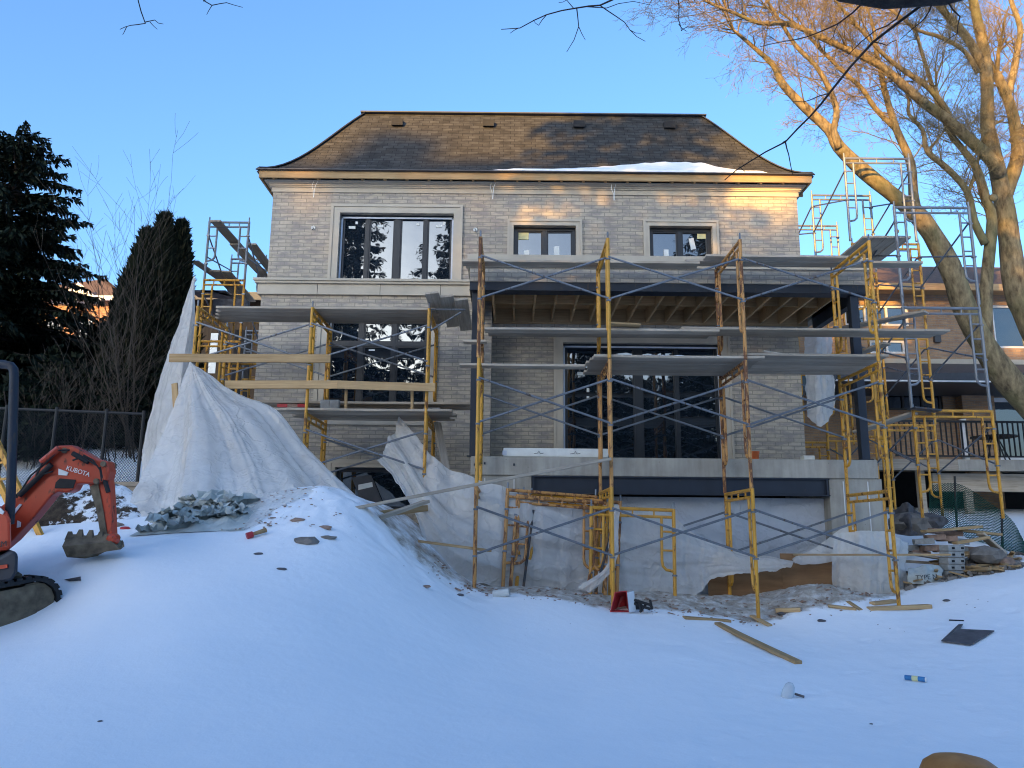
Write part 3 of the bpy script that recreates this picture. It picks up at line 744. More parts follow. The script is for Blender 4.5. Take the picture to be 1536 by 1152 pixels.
m2=MB(); m2.box(BX0+.2,BX1-.2,14.85,14.89,4.50,4.715) if False else None
x=BX0+.4
while x<BX1-.7:
    m2=MB(); y=14.8+random.uniform(-.06,.06); m2.box(x+.042,x+.403,y,y+.04,4.48,4.716); part('blocking',m2,M['wood_joist'],ceil); x+=.405
m2=MB(); m2.box(XS+.01,BX1-.25,YP-.045,YP-.005,4.39,4.716); part('ledger_board',m2,M['wood_joist'],ceil)
for x,y in ((.35,14.3),(2.6,14.2),(4.9,14.3)):
    m2=MB(); m2.lathe([(.07,0),(.07,.06)],(x+.14,y,4.62),12); part('light_can',m2,M['awning'],ceil)
# side deck of porch roof (top sheet seen from above only)
mb=MB(); mb.box(BX0+.2,BX1-.16,YF+.25,YW-.01,4.78,4.82); part('porch_roof',mb,M['plywood'],house)
# ================================================================== TREES
def rot_about(v,ax,a): return Matrix.Rotation(a,3,ax)@v
class FB:   # light face builder for foliage
    def __init__(s): s.v=[]; s.f=[]
    def diamond(s,b,d,side,L,W):
        n=len(s.v); m=b+d*(L*.45)
        s.v += [tuple(b),tuple(m+side*W),tuple(b+d*L),tuple(m-side*W)]; s.f.append((n,n+1,n+2,n+3))
    def build(s,name,mat,parent):
        mb=MB(); me=bpy.data.meshes.new(name); me.from_pydata(s.v,[],s.f); me.materials.append(mat)
        o=bpy.data.objects.new(name,me); scene.collection.objects.link(o); o.parent=parent; return o

def conifer(H,Rad,seed,dens=1.0,size=1.0,snow=0.0,z0=.05,open_=0.0,gap=.27,pw=.82):
    """spruce at the origin: trunk, limbs, needles, (snow)"""
    rg=random.Random(seed); tr=MB(); lb=MB(); fo=FB(); sn=FB()
    tr.tube([(0,0,-.4),(0.02,0,H*.3),(-.02,.02,H*.7),(0,0,H)],[H*.017,H*.013,H*.007,.01],8)
    z=H*z0+.3
    while z<H*.985:
        t=z/H; L0=Rad*(1-t)**pw*(1 if t>.12 else .75+2*t)+.12
        nb=max(4,int(round(7-2*t)))
        a0=rg.uniform(0,6.28)
        for k in range(nb):
            if rg.random()<open_: continue
            a=a0+6.283*k/nb+rg.uniform(-.3,.3); L=L0*rg.uniform(.68,1.12)
            rd=Vector((math.cos(a),math.sin(a),0)); sd=Vector((-rd.y,rd.x,0))
            zz=z+rg.uniform(-.15,.15); dr=rg.uniform(.16,.34)*(1-t)+.02-.25*max(0,t-.75)
            def bp(s):
                s=max(0,s); return rd*(L*s)+Vector((0,0,zz+L*(.10*s-dr*1.6*s*s+.62*dr*s**3.2)))
            lb.tube([bp(0),bp(.5),bp(1)],[.012+.012*L,.008+.006*L,.004],4,False)
            n=max(3,int(L/.085*dens/size))
            for q in range(n):
                s=(q+.6)/n
                if s<.12 and L>1: continue
                b=bp(s); dd=(bp(min(1,s+.05))-bp(s-.05)).normalized()
                for sg in (-1,1):
                    w=(.46*L*(1-s)**.7*.55+.14*size)*rg.uniform(.6,1.1); w=min(w,.75*size+.1)
                    ang=rg.uniform(.5,1.1)
                    d=(dd*math.cos(ang)+sd*sg*math.sin(ang)+Vector((0,0,rg.uniform(-.35,.08)))).normalized()
                    up=Vector((rg.uniform(-.4,.4),rg.uniform(-.4,.4),1)); side=d.cross(up).normalized()
                    fo.diamond(b,d,side,w,.055*size*rg.uniform(.7,1.3))
                    # hanging tuft
                    d2=(d*.55+Vector((0,0,-1))*rg.uniform(.4,1)).normalized(); sd2=d2.cross(Vector((rg.uniform(-1,1),rg.uniform(-1,1),.2))).normalized()
                    fo.diamond(b+d*w*rg.uniform(.1,.8),d2,sd2,.24*size*rg.uniform(.6,1.3),.05*size)
                    if w>.3:
                        for _ in range(2):
                            c=b+d*w*rg.uniform(.25,.9); d3=(d+sd*rg.uniform(-.9,.9)+rd*rg.uniform(0,.6)).normalized()
                            fo.diamond(c,d3,d3.cross(up).normalized(),.2*size*rg.uniform(.7,1.3),.045*size)
                    if snow and rg.random()<snow and s>.2:
                        c=b+Vector((0,0,.035)); d4=(d*.6+rd*.5); d4.z*=.3; d4.normalize()
                        sn.diamond(c,d4,d4.cross(Vector((0,0,1))).normalized(),w*.9+.1,.10*size)
            d=(bp(1)-bp(.93)).normalized(); 
            for _ in range(3):
                e=(d+Vector((rg.uniform(-.4,.4),rg.uniform(-.4,.4),rg.uniform(-.2,.4)))).normalized()
                fo.diamond(bp(.96),e,e.cross(Vector((0,0,1))).normalized(),.22*size,.045*size)
        z+=gap*(1-.35*t)*rg.uniform(.8,1.2)*max(.8,size)
    return tr,lb,fo,sn

def spruce(name,loc,label,args,group=None,cat='tree',rz=0):
    tr,lb,fo,sn=conifer(**args); r=empty(name,(0,0,0),label,cat,group)
    tr.build('trunk',M['bark_dark'],r); lb.build('limbs',M['bark_dark'],r); fo.build('crown',M['needle'],r)
    if sn.v: sn.build('crown_snow',M['snow2'],r)
    r.location=loc; r.rotation_euler.z=rz; return r
GR='conifers standing behind the viewer'
sA=spruce('spruce_tree',(-8.4,-6.8,gz(-8.4,-6.8)),'tall snowy spruce to the left behind the viewer, mirrored in the wide window',dict(H=23,Rad=5.0,seed=3,dens=.6,size=1.7,snow=.42,z0=.06),GR)
sB=copy_tree(sA); sB.location=(-4.3,-14.0,-1.8); sB.rotation_euler.z=2.1; sB.scale=(.9,.9,1.0); sB['label']='second tall snowy spruce further behind the viewer, mirrored in the wide window right half'
sC=copy_tree(sA); sC.location=(9.6,-5.0,-1.8); sC.rotation_euler.z=4; sC.scale=(.85,.85,.95); sC['label']='snowy spruce to the right behind the viewer, mirrored in the right small window'
sD=copy_tree(sA); sD.location=(4.6,-9.0,-1.8); sD.rotation_euler.z=1; sD.scale=(.8,.8,.66); sD['label']='shorter snowy spruce right behind the viewer, mirrored in the patio door'
rg=random.Random(11)
for row in range(2):  # added belt out of view, tops set to keep the sun off the site
    xx=-62.0+row*1.3
    while xx<26:
        top = 27.5 if xx<-48 else (24.4 if xx<-41 else (22.6 if xx<-37.5 else (21.6 if xx<-31.5 else (22.4 if xx<-20 else 20.5))))
        top+=rg.uniform(-.7,.5)-row*.2
        c=copy_tree(sA); c.location=(xx,-65-row*5+rg.uniform(-1.5,1.5),-2.2); s=(top+2.2)/23
        c.scale=(s*1.4,s*1.4,s); c.rotation_euler.z=rg.uniform(0,6); c['label']='spruce added out of view behind the viewer to shade the site'; c['group']='added spruce belt that shades the site'
        xx+=rg.uniform(2.2,3.2)

# dark conifer at the left edge, second one further back, cedars
spruce('spruce_tree',(-11.35,16.4,gz(-11.35,16.4)),'big dark spruce with ragged layered branches at the left edge',dict(H=P(-20,200,16.4).z-gz(-11.35,16.4),Rad=2.9,seed=21,dens=1.35,size=.66,z0=.03,open_=.10,pw=.5,gap=.21),'evergreens along the left fence')
spruce('spruce_tree',(-11.6,20.0,gz(-11.6,20)),'shorter dark spruce behind the big one, beside the orange house',dict(H=3.9,Rad=1.7,seed=33,dens=1.0,size=.9,z0=.02,open_=.1),'evergreens along the left fence')
def cedar(px,pytop,Y,hw,label,seed,lean=0):
    rg=random.Random(seed); top=P(px,pytop,Y); zb=gz(top.x,Y)-.1; H=top.z-zb
    r=empty('cedar_tree',(top.x,Y,zb),label,'tree','evergreens along the left fence'); fo=FB(); tr=MB()
    tr.tube([Vector((top.x,Y,zb-.3)),Vector((top.x,Y,zb+H*.8))],[.09,.02],6); part('trunk',tr,M['bark_dark'],r)
    n=9500
    for q in range(n):
        t=rg.random()**.85; a=rg.uniform(0,6.283)
        prof=(min(1,(1-t)/.62))**.95*(.80+.2*min(1,t/.25))
        lump=1+.36*mnoise.noise((math.cos(a)*1.3+seed,math.sin(a)*1.3,t*H*.9))+.26*mnoise.noise((math.cos(a)*4+seed,math.sin(a)*4,t*H*3))
        rr=hw*prof*lump*(.55+.45*math.sqrt(rg.random()))+.02
        b=Vector((rr*math.cos(a)+lean*t,rr*math.sin(a),t*H-.12)); rd=Vector((math.cos(a),math.sin(a),0))
        d=(rd*rg.uniform(.1,.75)+Vector((rg.uniform(-.3,.3),rg.uniform(-.3,.3),rg.uniform(.55,1)))).normalized()
        s=d.cross(Vector((rg.uniform(-1,1),rg.uniform(-1,1),.1))).normalized()
        fo.diamond(b,d,s,rg.uniform(.14,.30),rg.uniform(.022,.05))
    fo.build('crown',M['cedar'],r); return r
cedar(248,322,17.6,.68,'tallest dark cedar in the clump of three left of the scaffold',1)
cedar(273,333,17.9,.62,'rounded dark cedar nearest the scaffold',2)
cedar(216,345,17.4,.72,'lower broad dark cedar on the left side of the clump',3,.1)

def bare_shrub(name,base,label,n,H,spread,seed,mat='twig_grey',r0=.028,group=None,lim=(0,6.283),twigs=True,cat='shrub'):
    rg=random.Random(seed); r=empty(name,base,label,cat,group); b=Vector(base); st=MB(); tw=MB()
    def grow(p,d,L,rad,lev):
        pts=[p]; k=6 if lev==0 else 4; q=Vector(p); dd=Vector(d)
        for i in range(k):
            dd=(dd+Vector((rg.uniform(-.16,.16),rg.uniform(-.16,.16),rg.uniform(-.02,.14)))).normalized(); q=q+dd*(L/k); pts.append(Vector(q))
        rs=[max(.0028,rad*(1-.85*i/k)) for i in range(k+1)]
        (st if lev==0 else tw).tube(pts,rs,5 if lev==0 else 3,False)
        if lev<2:
            m=rg.randint(6,9) if lev==0 else rg.randint(2,4)
            for j in range(m):
                i=rg.randint(1,k-1); f=rg.random(); s=pts[i].lerp(pts[i+1],f)
                a=rg.uniform(0,6.283); nd=(dd*.9+Vector((math.cos(a)*.8,math.sin(a)*.8,rg.uniform(0,.5)))).normalized()
                grow(s,nd,L*rg.uniform(.22,.42),rs[i]*.5,lev+1)
    for i in range(n):
        a=rg.uniform(*lim); sp=spread*rg.uniform(.3,1)
        grow(b+Vector((rg.uniform(-.15,.15),rg.uniform(-.15,.15),-.1)),Vector((math.cos(a)*sp,math.sin(a)*sp*.6,1)).normalized(),H*rg.uniform(.7,1.05),r0*rg.uniform(.7,1.2),0)
    part('stems',st,M[mat],r); part('twigs',tw,M[mat],r); return r
def base_at(px,Y): 
    p=P(px,700,Y); return (p.x,Y,gz(p.x,Y))
bare_shrub('bare_sapling',base_at(187,15.3),'tall bare multi stemmed sapling standing before the cedars',7,5.2,.30,5,r0=.015,group='bare shrubs by the left fence')
bare_shrub('bare_sapling',base_at(160,16.2),'thinner bare sapling left of the tall multi stemmed one',6,5.3,.26,8,r0=.013,group='bare shrubs by the left fence')
bare_shrub('bare_shrub',base_at(110,14.8),'low bare shrub behind the chain link fence near the excavator arm',8,2.4,.55,9,r0=.014,group='bare shrubs by the left fence')
bare_shrub('bare_shrub',base_at(45,14.6),'low tangled bare shrub behind the fence at the left edge',6,2.0,.6,15,r0=.011,group='bare shrubs by the left fence')
bare_shrub('bare_shrub',base_at(165,14.7),'low tangled bare shrub behind the fence beside the plastic tent',5,2.0,.55,16,r0=.011,group='bare shrubs by the left fence')
bare_shrub('bare_shrub',base_at(205,15.2),'low bare shrub against the back of the plastic sheet',7,2.8,.6,10,r0=.014,group='bare shrubs by the left fence')
def scrub(px,Y,w,h,label,seed):
    rg=random.Random(seed); b=Vector(base_at(px,Y)); r=empty('evergreen_shrub',b,label,'shrub','evergreens along the left fence'); fo=FB(); st=MB()
    for k in range(7): 
        a=rg.uniform(0,6.28); st.tube([b+Vector((0,0,-.1)),b+Vector((math.cos(a)*w*.4,math.sin(a)*w*.3,h*.5)),b+Vector((math.cos(a)*w*.7,math.sin(a)*w*.5,h*.85))],[.03,.02,.008],5)
    part('stems',st,M['bark_dark'],r)
    for q in range(5200):
        a=rg.uniform(0,6.283); t=rg.random(); rr=w*math.sqrt(rg.random())*(1-.7*t**2.2)*(1+.35*mnoise.noise((math.cos(a)*1.5+seed,math.sin(a)*1.5,t*2)))
        p=Vector((rr*math.cos(a),rr*math.sin(a)*.6,t*h*(1+.25*mnoise.noise((a,seed,2)))))
        d=Vector((rg.uniform(-1,1),rg.uniform(-1,1),rg.uniform(-.3,1))).normalized(); s=d.orthogonal().normalized(); s.rotate(Matrix.Rotation(rg.uniform(0,6),3,d))
        fo.diamond(p,d,s,rg.uniform(.10,.24),rg.uniform(.03,.06))
    fo.build('crown',M['needle'],r)
scrub(140,18.2,1.5,2.5,'dark evergreen bush below the orange house, between spruce and cedars',1)
scrub(20,14.9,1.0,1.5,'dark low bush behind the fence at the left edge',5)
scrub(75,15.6,1.1,1.8,'dark low bush behind the fence above the excavator boom',6)
scrub(150,15.9,.9,1.6,'dark low bush behind the fence right of the excavator arm',7)
scrub(30,17.8,1.6,2.3,'dark evergreen bush under the big spruce',2)
scrub(228,17.0,.9,1.9,'dark evergreen bush at the foot of the cedars',3)
scrub(185,19.6,1.3,2.8,'dark evergreen bush furthest back behind the tall bare sapling',4)

# ---- the big bare maple on the right
big=empty('maple_tree',(12.3,17.8,gz(12.3,17.8)),'big bare spreading tree with sunlit limbs on the right','tree')
limbs=[]  # (points, radii px)
def Lm(pts,r0,r1,Y0=17.7,Y1=17.0,pw=1.0):
    n=len(pts); w=[]; rs=[]
    for i,(x,y) in enumerate(pts):
        t=i/(n-1); Y=Y0+(Y1-Y0)*t; w.append(P(x,y,Y)); rs.append((r0+(r1-r0)*t**pw)*Y/FPX*.74)
    limbs.append((w,rs))
Lm([(1640,690),(1580,640),(1530,590),(1490,540),(1450,470),(1424,398),(1384,331),(1349,300),(1297,258),(1258,220),(1244,195),(1206,160),(1174,126),(1160,98),(1133,73),(1100,45)],34,3,17.8,16.6,.8)
Lm([(1375,318),(1370,290),(1366,244),(1345,195),(1328,140),(1321,105),(1314,77),(1310,40),(1296,0)],11,2.5,17.5,16.8)
Lm([(1345,195),(1314,164),(1293,133),(1262,105),(1227,70),(1202,42),(1170,18)],6,2.2,17.3,16.6)
Lm([(1258,222),(1251,195),(1255,167),(1244,133),(1223,98),(1195,70),(1174,38),(1150,0),(1135,-25)],8,2.2,17.0,16.0)
Lm([(1640,690),(1600,600),(1560,510),(1537,463),(1523,428),(1516,376),(1510,330),(1503,290),(1495,251),(1482,195),(1481,147),(1478,87),(1467,35),(1457,-10),(1440,-70)],36,8,17.9,17.6,.7)
Lm([(1500,262),(1488,241),(1454,209),(1419,178),(1384,153),(1349,122),(1314,94),(1262,70),(1216,49),(1181,35),(1140,35),(1105,21),(1070,7),(1040,-8)],15,2,17.6,15.6,.8)
Lm([(1424,180),(1419,164),(1394,133),(1359,108),(1331,87),(1304,59),(1279,31),(1255,3),(1235,-25)],7,2.2,17.2,16.2)
Lm([(1419,178),(1408,160),(1394,115),(1380,70),(1370,42),(1335,14),(1310,-15)],6,2,17.5,17.6)
Lm([(1467,110),(1447,77),(1412,56),(1377,45),(1335,14),(1300,-5)],6,2,17.7,17.2)
Lm([(1480,110),(1467,85),(1447,52),(1419,21),(1400,-5),(1370,-40)],11,6,17.7,17.4)
Lm([(1505,300),(1516,270),(1527,227),(1518,167),(1506,136),(1495,110)],16,9,17.8,17.8)
Lm([(1510,150),(1520,110),(1527,70),(1530,40),(1516,0),(1505,-40)],8,4,17.8,18)
Lm([(1522,210),(1540,195),(1570,170),(1610,120)],12,6,17.8,18.2)
Lm([(1478,520),(1478,460),(1482,398),(1488,331),(1478,297),(1464,251),(1443,223),(1422,195),(1412,165),(1404,130)],15,3,17.7,17.4)
Lm([(1478,366),(1461,331),(1450,286),(1419,251),(1391,227),(1384,195),(1363,171),(1363,150),(1352,120)],9,2.4,17.6,17.0)
Lm([(1452,290),(1462,262),(1468,235),(1470,215)],4,2,17.6,17.7)
Lm([(1391,227),(1410,205),(1422,185)],3.5,2,17.3,17.3)
Lm([(1504,180),(1490,188),(1476,200)],3,1.5,17.8,17.5)
tr=MB()
for w,rs in limbs:
    # smooth + slight irregular girth
    W2=[];R2=[]
    for i in range(len(w)-1):
        p0=w[max(i-1,0)];p1=w[i];p2=w[i+1];p3=w[min(i+2,len(w)-1)]
        for k in range(3):
            t=k/3; q=.5*((2*p1)+(p2-p0)*t+(2*p0-5*p1+4*p2-p3)*t*t+(3*p1-p0-3*p2+p3)*t**3)
            W2.append(q); R2.append((rs[i]*(1-t)+rs[i+1]*t)*(1+.10*mnoise.noise(q*1.7)+.06*mnoise.noise(q*5)))
    W2.append(w[-1]);R2.append(rs[-1])
    tr.tube(W2,R2,10)
for x,y,Y,r in ((1490,297,17.45,.11),(1386,151,16.75,.11),(1345,347,17.4,.06)): # knots
    c=P(x,y,Y); tr.lathe([(r*.6,-r*.5),(r,0),(r*.8,r*.5),(r*.4,r*.62)],c,9,Matrix.Rotation(1.2,3,'X'))
part('trunk',tr,M['bark'],big,smooth=True)
rg=random.Random(5); cr=MB(); tg=MB()
def twig(p,d,L,rad,lev,seg):
    pts=[p]; q=Vector(p); dd=Vector(d); cur=Vector((rg.uniform(-1,1),rg.uniform(-1,1),rg.uniform(-.6,1)))*.09
    for i in range(seg):
        dd=(dd+cur+Vector((rg.uniform(-.22,.22),rg.uniform(-.22,.22),rg.uniform(-.18,.2)))).normalized(); q=q+dd*(L/seg); pts.append(Vector(q))
    rs=[max(.0030,rad*(1-.8*i/seg)) for i in range(seg+1)]
    (cr if lev==0 else tg).tube(pts,rs,4 if lev==0 else 3,False)
    if lev<3:
        m=(8,5,3)[lev] if L>.3 else 1
        for j in range(m):
            i=rg.randint(1,seg-1) if seg>1 else 0; s=pts[i].lerp(pts[i+1],rg.random())
            ax=dd.orthogonal().normalized(); ax.rotate(Matrix.Rotation(rg.uniform(0,6.283),3,dd))
            nd=(pts[i+1]-pts[i]).normalized(); nd=(nd*rg.uniform(.7,1.0)+ax*rg.uniform(.5,.95)).normalized()
            twig(s,nd,L*rg.uniform(.32,.58),max(.0036,rs[i]*.5),lev+1,max(3,seg-1))
for li,(w,rs) in enumerate(limbs):
    n=len(w)
    lens=[(w[i+1]-w[i]).length for i in range(n-1)]; tot=sum(lens); 
    cnt=int(tot*(4.6 if li not in (0,4) else 2.6))
    for _ in range(cnt):
        t=1-rg.random()**1.5*(.8 if li not in (0,4,5) else .62)
        s=t*tot; i=0
        while i<n-2 and s>lens[i]: s-=lens[i]; i+=1
        p=w[i].lerp(w[i+1],min(1,s/lens[i])); d=(w[i+1]-w[i]).normalized(); r=rs[i]
        if r>.15: continue
        ax=d.orthogonal().normalized(); ax.rotate(Matrix.Rotation(rg.uniform(0,6.283),3,d))
        nd=(d*rg.uniform(.35,.9)+ax+Vector((-.15,0,.35))).normalized()
        twig(p,nd,rg.uniform(.7,2.1)*(1.1-.3*t),min(.017,r*.4),0,6)
    p=w[-1]; d=(w[-1]-w[-2]).normalized()
    for _ in range(3): twig(p,(d+Vector((rg.uniform(-.5,.5),rg.uniform(-.5,.5),rg.uniform(-.3,.5)))).normalized(),rg.uniform(1.0,2.0),rs[-1]*.7,0,6)
part('branches',cr,M['twig'],big); part('crown',tg,M['twig'],big)

# ---- near tree whose limbs hang over the viewer
near=empty('overhanging_tree',(5.6,1.2,gz(5.6,1.2)),'dark bare tree near the viewer whose twigs hang into the sky','tree')
tr=MB(); tw=MB()
b=Vector((5.6,1.2,gz(5.6,1.2)-.3))
tr.tube([b,b+Vector((-.05,.1,2)),b+Vector((-.4,.5,3.6)),Vector((4.2,2.9,3.0)),P(1480,-34,4.2),P(1420,-9,4.1),P(1330,-3,4.1),P(1265,-12,4.1),P(1200,-45,4.1),P(1080,-120,4.2)],[.34,.27,.22,.17,.10,.062,.062,.055,.05,.04],10)
apex=b+Vector((-.3,.4,3.3))
def T(pts,r0,r1,Y0,Y1):
    n=len(pts); w=[P(x,y,Y0+(Y1-Y0)*i/(n-1)) for i,(x,y) in enumerate(pts)]
    W2=[]
    for i in range(n-1):
        W2.append(w[i]); mdl=(w[i]+w[i+1])/2; W2.append(mdl+Vector((mnoise.noise(mdl*9),0,mnoise.noise(mdl*9+Vector((5,0,0)))))*.018)
    W2.append(w[-1]); m=len(W2)
    tw.tube(W2,[(r0+(r1-r0)*i/(m-1))*Y0/FPX for i in range(m)],5)
for s in ([(1400,-6),(1377,12),(1310,63),(1244,140),(1216,174),(1178,213),(1122,244),(1087,270)],): T(s,3.0,.9,4.1,4.6)
T([(1178,213),(1183,232),(1189,262)],1.3,.6,4.45,4.5); T([(1172,216),(1180,210)],1,.6,4.45,4.45); T([(1108,250),(1118,258)],.8,.5,4.5,4.5)
T([(1244,140),(1215,150),(1190,152)],1,.5,4.3,4.4); T([(1310,63),(1330,68),(1345,60)],1,.5,4.2,4.2)
T([(1320,-12),(1297,2),(1258,35),(1227,49),(1195,59),(1140,70)],2.0,.6,4.1,4.4); T([(1359,-5),(1345,28),(1314,45),(1270,85)],1.8,.7,4.1,4.3)
T([(1258,35),(1250,55),(1242,62)],.8,.4,4.2,4.2); T([(1420,0),(1440,25),(1436,50),(1415,66)],1.6,.6,4.1,4.2); T([(1400,0),(1385,30),(1350,60)],1.6,.5,4.1,4.2)
T([(1013,-60),(1016,-10),(1018,30),(1022,46)],1.4,.6,4.3,4.5); T([(1022,46),(1032,40)],.8,.5,4.5,4.5); T([(1018,36),(1030,47)],.8,.5,4.5,4.5)
T([(1080,-120),(1010,-70),(935,-8),(900,8),(865,12),(820,22),(780,42),(752,44)],2.2,.7,4.2,4.8)
T([(865,12),(868,40),(850,78)],1.1,.5,4.7,4.8); T([(868,40),(878,60)],.8,.4,4.7,4.7); T([(900,8),(925,25),(945,45),(968,62)],1.1,.5,4.6,4.7); T([(880,10),(910,12),(950,2),(978,8)],.9,.4,4.6,4.7)
T([(820,22),(808,38),(800,30)],.8,.4,4.7,4.8); T([(778,42),(765,50)],.8,.4,4.8,4.8); T([(860,12),(850,0),(838,4)],.8,.4,4.7,4.8); T([(945,45),(962,50)],.7,.4,4.7,4.7)
T([(700,-140),(450,-110),(250,-50),(207,0),(218,35),(196,38),(180,44)],1.8,.6,4.4,5.2); T([(218,33),(232,30),(245,36)],.9,.5,5.2,5.2); T([(225,33),(236,44)],.7,.4,5.2,5.2); T([(190,40),(184,52)],.7,.4,5.2,5.2)
T([(330,-60),(297,-6),(318,8),(340,4),(364,11)],1.3,.5,4.8,5.2); T([(318,8),(310,22)],.7,.4,5,5); T([(305,2),(318,-6)],.7,.4,5,5)
T([(1080,-120),(900,-150),(700,-140)],3,2,4.2,4.4); T([(700,-140),(520,-100),(330,-60)],2,1.2,4.4,4.8)
part('trunk',tr,M['bark_dark'],near,smooth=True); part('twigs',tw,M['bark_dark'],near)
# ================================================================== SCAFFOLD
def make_frame(mat,W=1.5,H=2.0,pinmat='silver'):
    r=empty('steel_scaffold',(0,0,0)); h=W/2; rp,ri=.030,.024
    for sx in (-1,1):
        m=MB(); m.tube([(sx*h,0,-.02),(sx*h,0,H)],rp,8); part('post',m,M[mat],r,smooth=False)
        m=MB(); x=sx*(h-.20)
        m.tube([(x,0,H-.135),(x,0,.62),(sx*(h-.185),0,.53),(sx*(h-.13),0,.475),(sx*(h-.02),0,.455)],ri,7)
        for k in range(4):
            z=.78+k*.30
            if z>H-.22: continue
            m.tube([(x,0,z),(sx*h,0,z)],.017,6)
        part('ladder_leg',m,M[mat],r)
        m=MB(); m.tube([(sx*h,0,H-.03),(sx*h,0,H+.11)],.016,6); part('coupling_pin',m,M[pinmat],r)
        for z in (H-.36,H-1.06):
            m=MB(); m.box(sx*h-.036,sx*h+.036,-.036,.036,z-.014,z+.014); part('lock',m,M[pinmat],r)
    m=MB(); m.tube([(-h,0,H-.02),(h,0,H-.02)],rp*.95,8); m.tube([(-h,0,H-.135),(h,0,H-.135)],ri,8)
    for x in (-.26*W,0,.26*W): m.tube([(x,0,H-.02),(x,0,H-.135)],.014,6)
    part('header',m,M[mat],r)
    return r
protos={}
def frame(mat,loc,label,group,along='Y',W=1.5,H=2.0,rot=None,tilt=None):
    k=(mat,round(W,2),round(H,2))
    if k not in protos: protos[k]=o=make_frame(mat,W,H,'brace' if mat!='silver' else 'silver'); first=True
    else: o=copy_tree(protos[k])
    o.location=Vector(loc); o.rotation_euler=(0,0,R(90) if along=='Y' else 0)
    if rot: o.rotation_euler=rot
    tag(o,label,'scaffold',group); return o
def brace(p,q,p2,q2,label,group,mat='brace'):
    m=MB(); d=Vector((0,.018,0)) if abs(p[0]-q[0])>abs(p[1]-q[1]) else Vector((.018,0,0))
    m.tube([Vector(p)-d,Vector(q)-d],.018,6); m.tube([Vector(p2)+d,Vector(q2)+d],.018,6)
    c=(Vector(p)+Vector(q))/2; m.tube([c-d*1.6,c+d*1.6],.012,6)
    return tag(m.build('cross_brace',M[mat]),label,'cross brace',group)
def plank(p,q,w,t,mat,label,group=None,cat='plank',name='plank',roll=0,notch=0):
    """sawn board from p to q (axis through its middle), its own grain along it"""
    p=Vector(p);q=Vector(q); L=(q-p).length; d=(q-p).normalized()
    up=Vector((0,0,1)) if abs(d.z)<.98 else Vector((0,1,0)); sy=up.cross(d).normalized(); sz=d.cross(sy)
    Mx=Matrix((d,sy,sz)).transposed()@Matrix.Rotation(roll,3,'X')
    me=bpy.data.meshes.new(name); bm=bmesh.new(); n=max(2,int(L/.5)); rg=random.Random(int(L*1e5)+int(abs(p.x*997)))
    sag=rg.uniform(-.012,.004)*L/3; tw=rg.uniform(-.02,.02); rings=[]
    for i in range(n+1):
        s=i/n; x=-L/2+L*s; z=4*sag*s*(1-s)+0; y=rg.uniform(-.003,.003); a=tw*(s-.5)
        r=[]
        for yy,zz in ((-w/2,-t/2),(w/2,-t/2),(w/2,t/2),(-w/2,t/2)):
            r.append(bm.verts.new((x+rg.uniform(-.004,.004)*(i in (0,n)),y+yy*math.cos(a)-zz*math.sin(a),z+zz*math.cos(a)+yy*math.sin(a))))
        rings.append(r)
    for a,b in zip(rings,rings[1:]):
        for k in range(4): bm.faces.new((a[k],a[(k+1)%4],b[(k+1)%4],b[k]))
    bm.faces.new(rings[0][::-1]); bm.faces.new(rings[-1]); bmesh.ops.recalc_face_normals(bm,faces=bm.faces)
    bm.to_mesh(me); bm.free(); me.materials.append(M[mat])
    o=bpy.data.objects.new(name,me); scene.collection.objects.link(o); c=(p+q)/2
    o.matrix_world=Matrix.Translation(c)@Mx.to_4x4()
    b=o.modifiers.new('bevel','BEVEL'); b.width=.005; b.segments=1
    return tag(o,label,cat,group)

# ---- run A, before the porch: four bents, three tiers
AX=[-.53,1.545,3.71,5.83]; AZ=[.73,2.75,4.78]; AF,AB=12.0,13.5
bent=['at the left end of the porch','second from the left before the porch','third from the left before the porch','at the right corner of the porch']
tier=['bottom','middle','top']; GA='yellow scaffold frames before the porch'
for i,x in enumerate(AX):
    for t,z in enumerate(AZ):
        mat='yellow_worn' if (i,t) in ((0,0),(0,2),(2,1),(2,2),(1,1)) else 'yellow'
        frame(mat,(x+random.uniform(-.01,.01),(AF+AB)/2,z-2.02),('worn rusty' if mat!='yellow' else 'yellow')+' scaffold frame, %s tier, %s'%(tier[t],bent[i]),GA,H=2.0)
        if t==0:   # leg extensions into the snow
            pass
GB='cross braces of the porch scaffold'
for i in range(3):
    for t,z in enumerate(AZ):
        for s,Y in enumerate((AF,AB)):
            if t==2 and s==1: continue
            if t==0 and i==0 and s==1: continue
            a,b=AX[i],AX[i+1]; u,v=z-.34,z-1.05
            brace((a,Y,u),(b,Y,v),(a,Y,v),(b,Y,u),'grey cross brace of the %s tier, %s face, %s porch scaffold bay'%(tier[t],('front','rear')[s],('left','middle','right')[i]),GB)
GP='planks of the porch scaffold'
def Xp(px,py,Y): return P(px,py,Y).x
for k,(x0,x1) in enumerate(((Xp(690,392,12.8),3.35),(3.1,Xp(1405,395,12.8)))):
    plank((x0,13.34,4.80+k*.045),(x1,13.34,4.80+k*.045),.26,.045,'wood_old','long grey plank in front of the parapet on the top headers, %s half'%('left','right')[k],GP)
    plank((x0+.3,13.62 if False else 13.07,4.80+k*.045),(x1-1.2,13.07,4.80+k*.045),.22,.042,'wood_old','shorter grey plank on the top headers, in front of the long one, %s half'%('left','right')[k],GP) if k==1 else None
for k,(x0,x1,px) in enumerate(((Xp(728,488,13.1),3.55,0),(2.9,Xp(1412,493,13.1),0))):
    for j in range(2):
        y=12.95+j*.25; z=3.44+.045*k
        plank((x0+j*.05,y,z),(x1-j*.1,y,z),.235,.042,'wood_old','grey plank level with the porch soffit, %s board, %s half'%(('front','rear')[j],('left','right')[k]),GP)
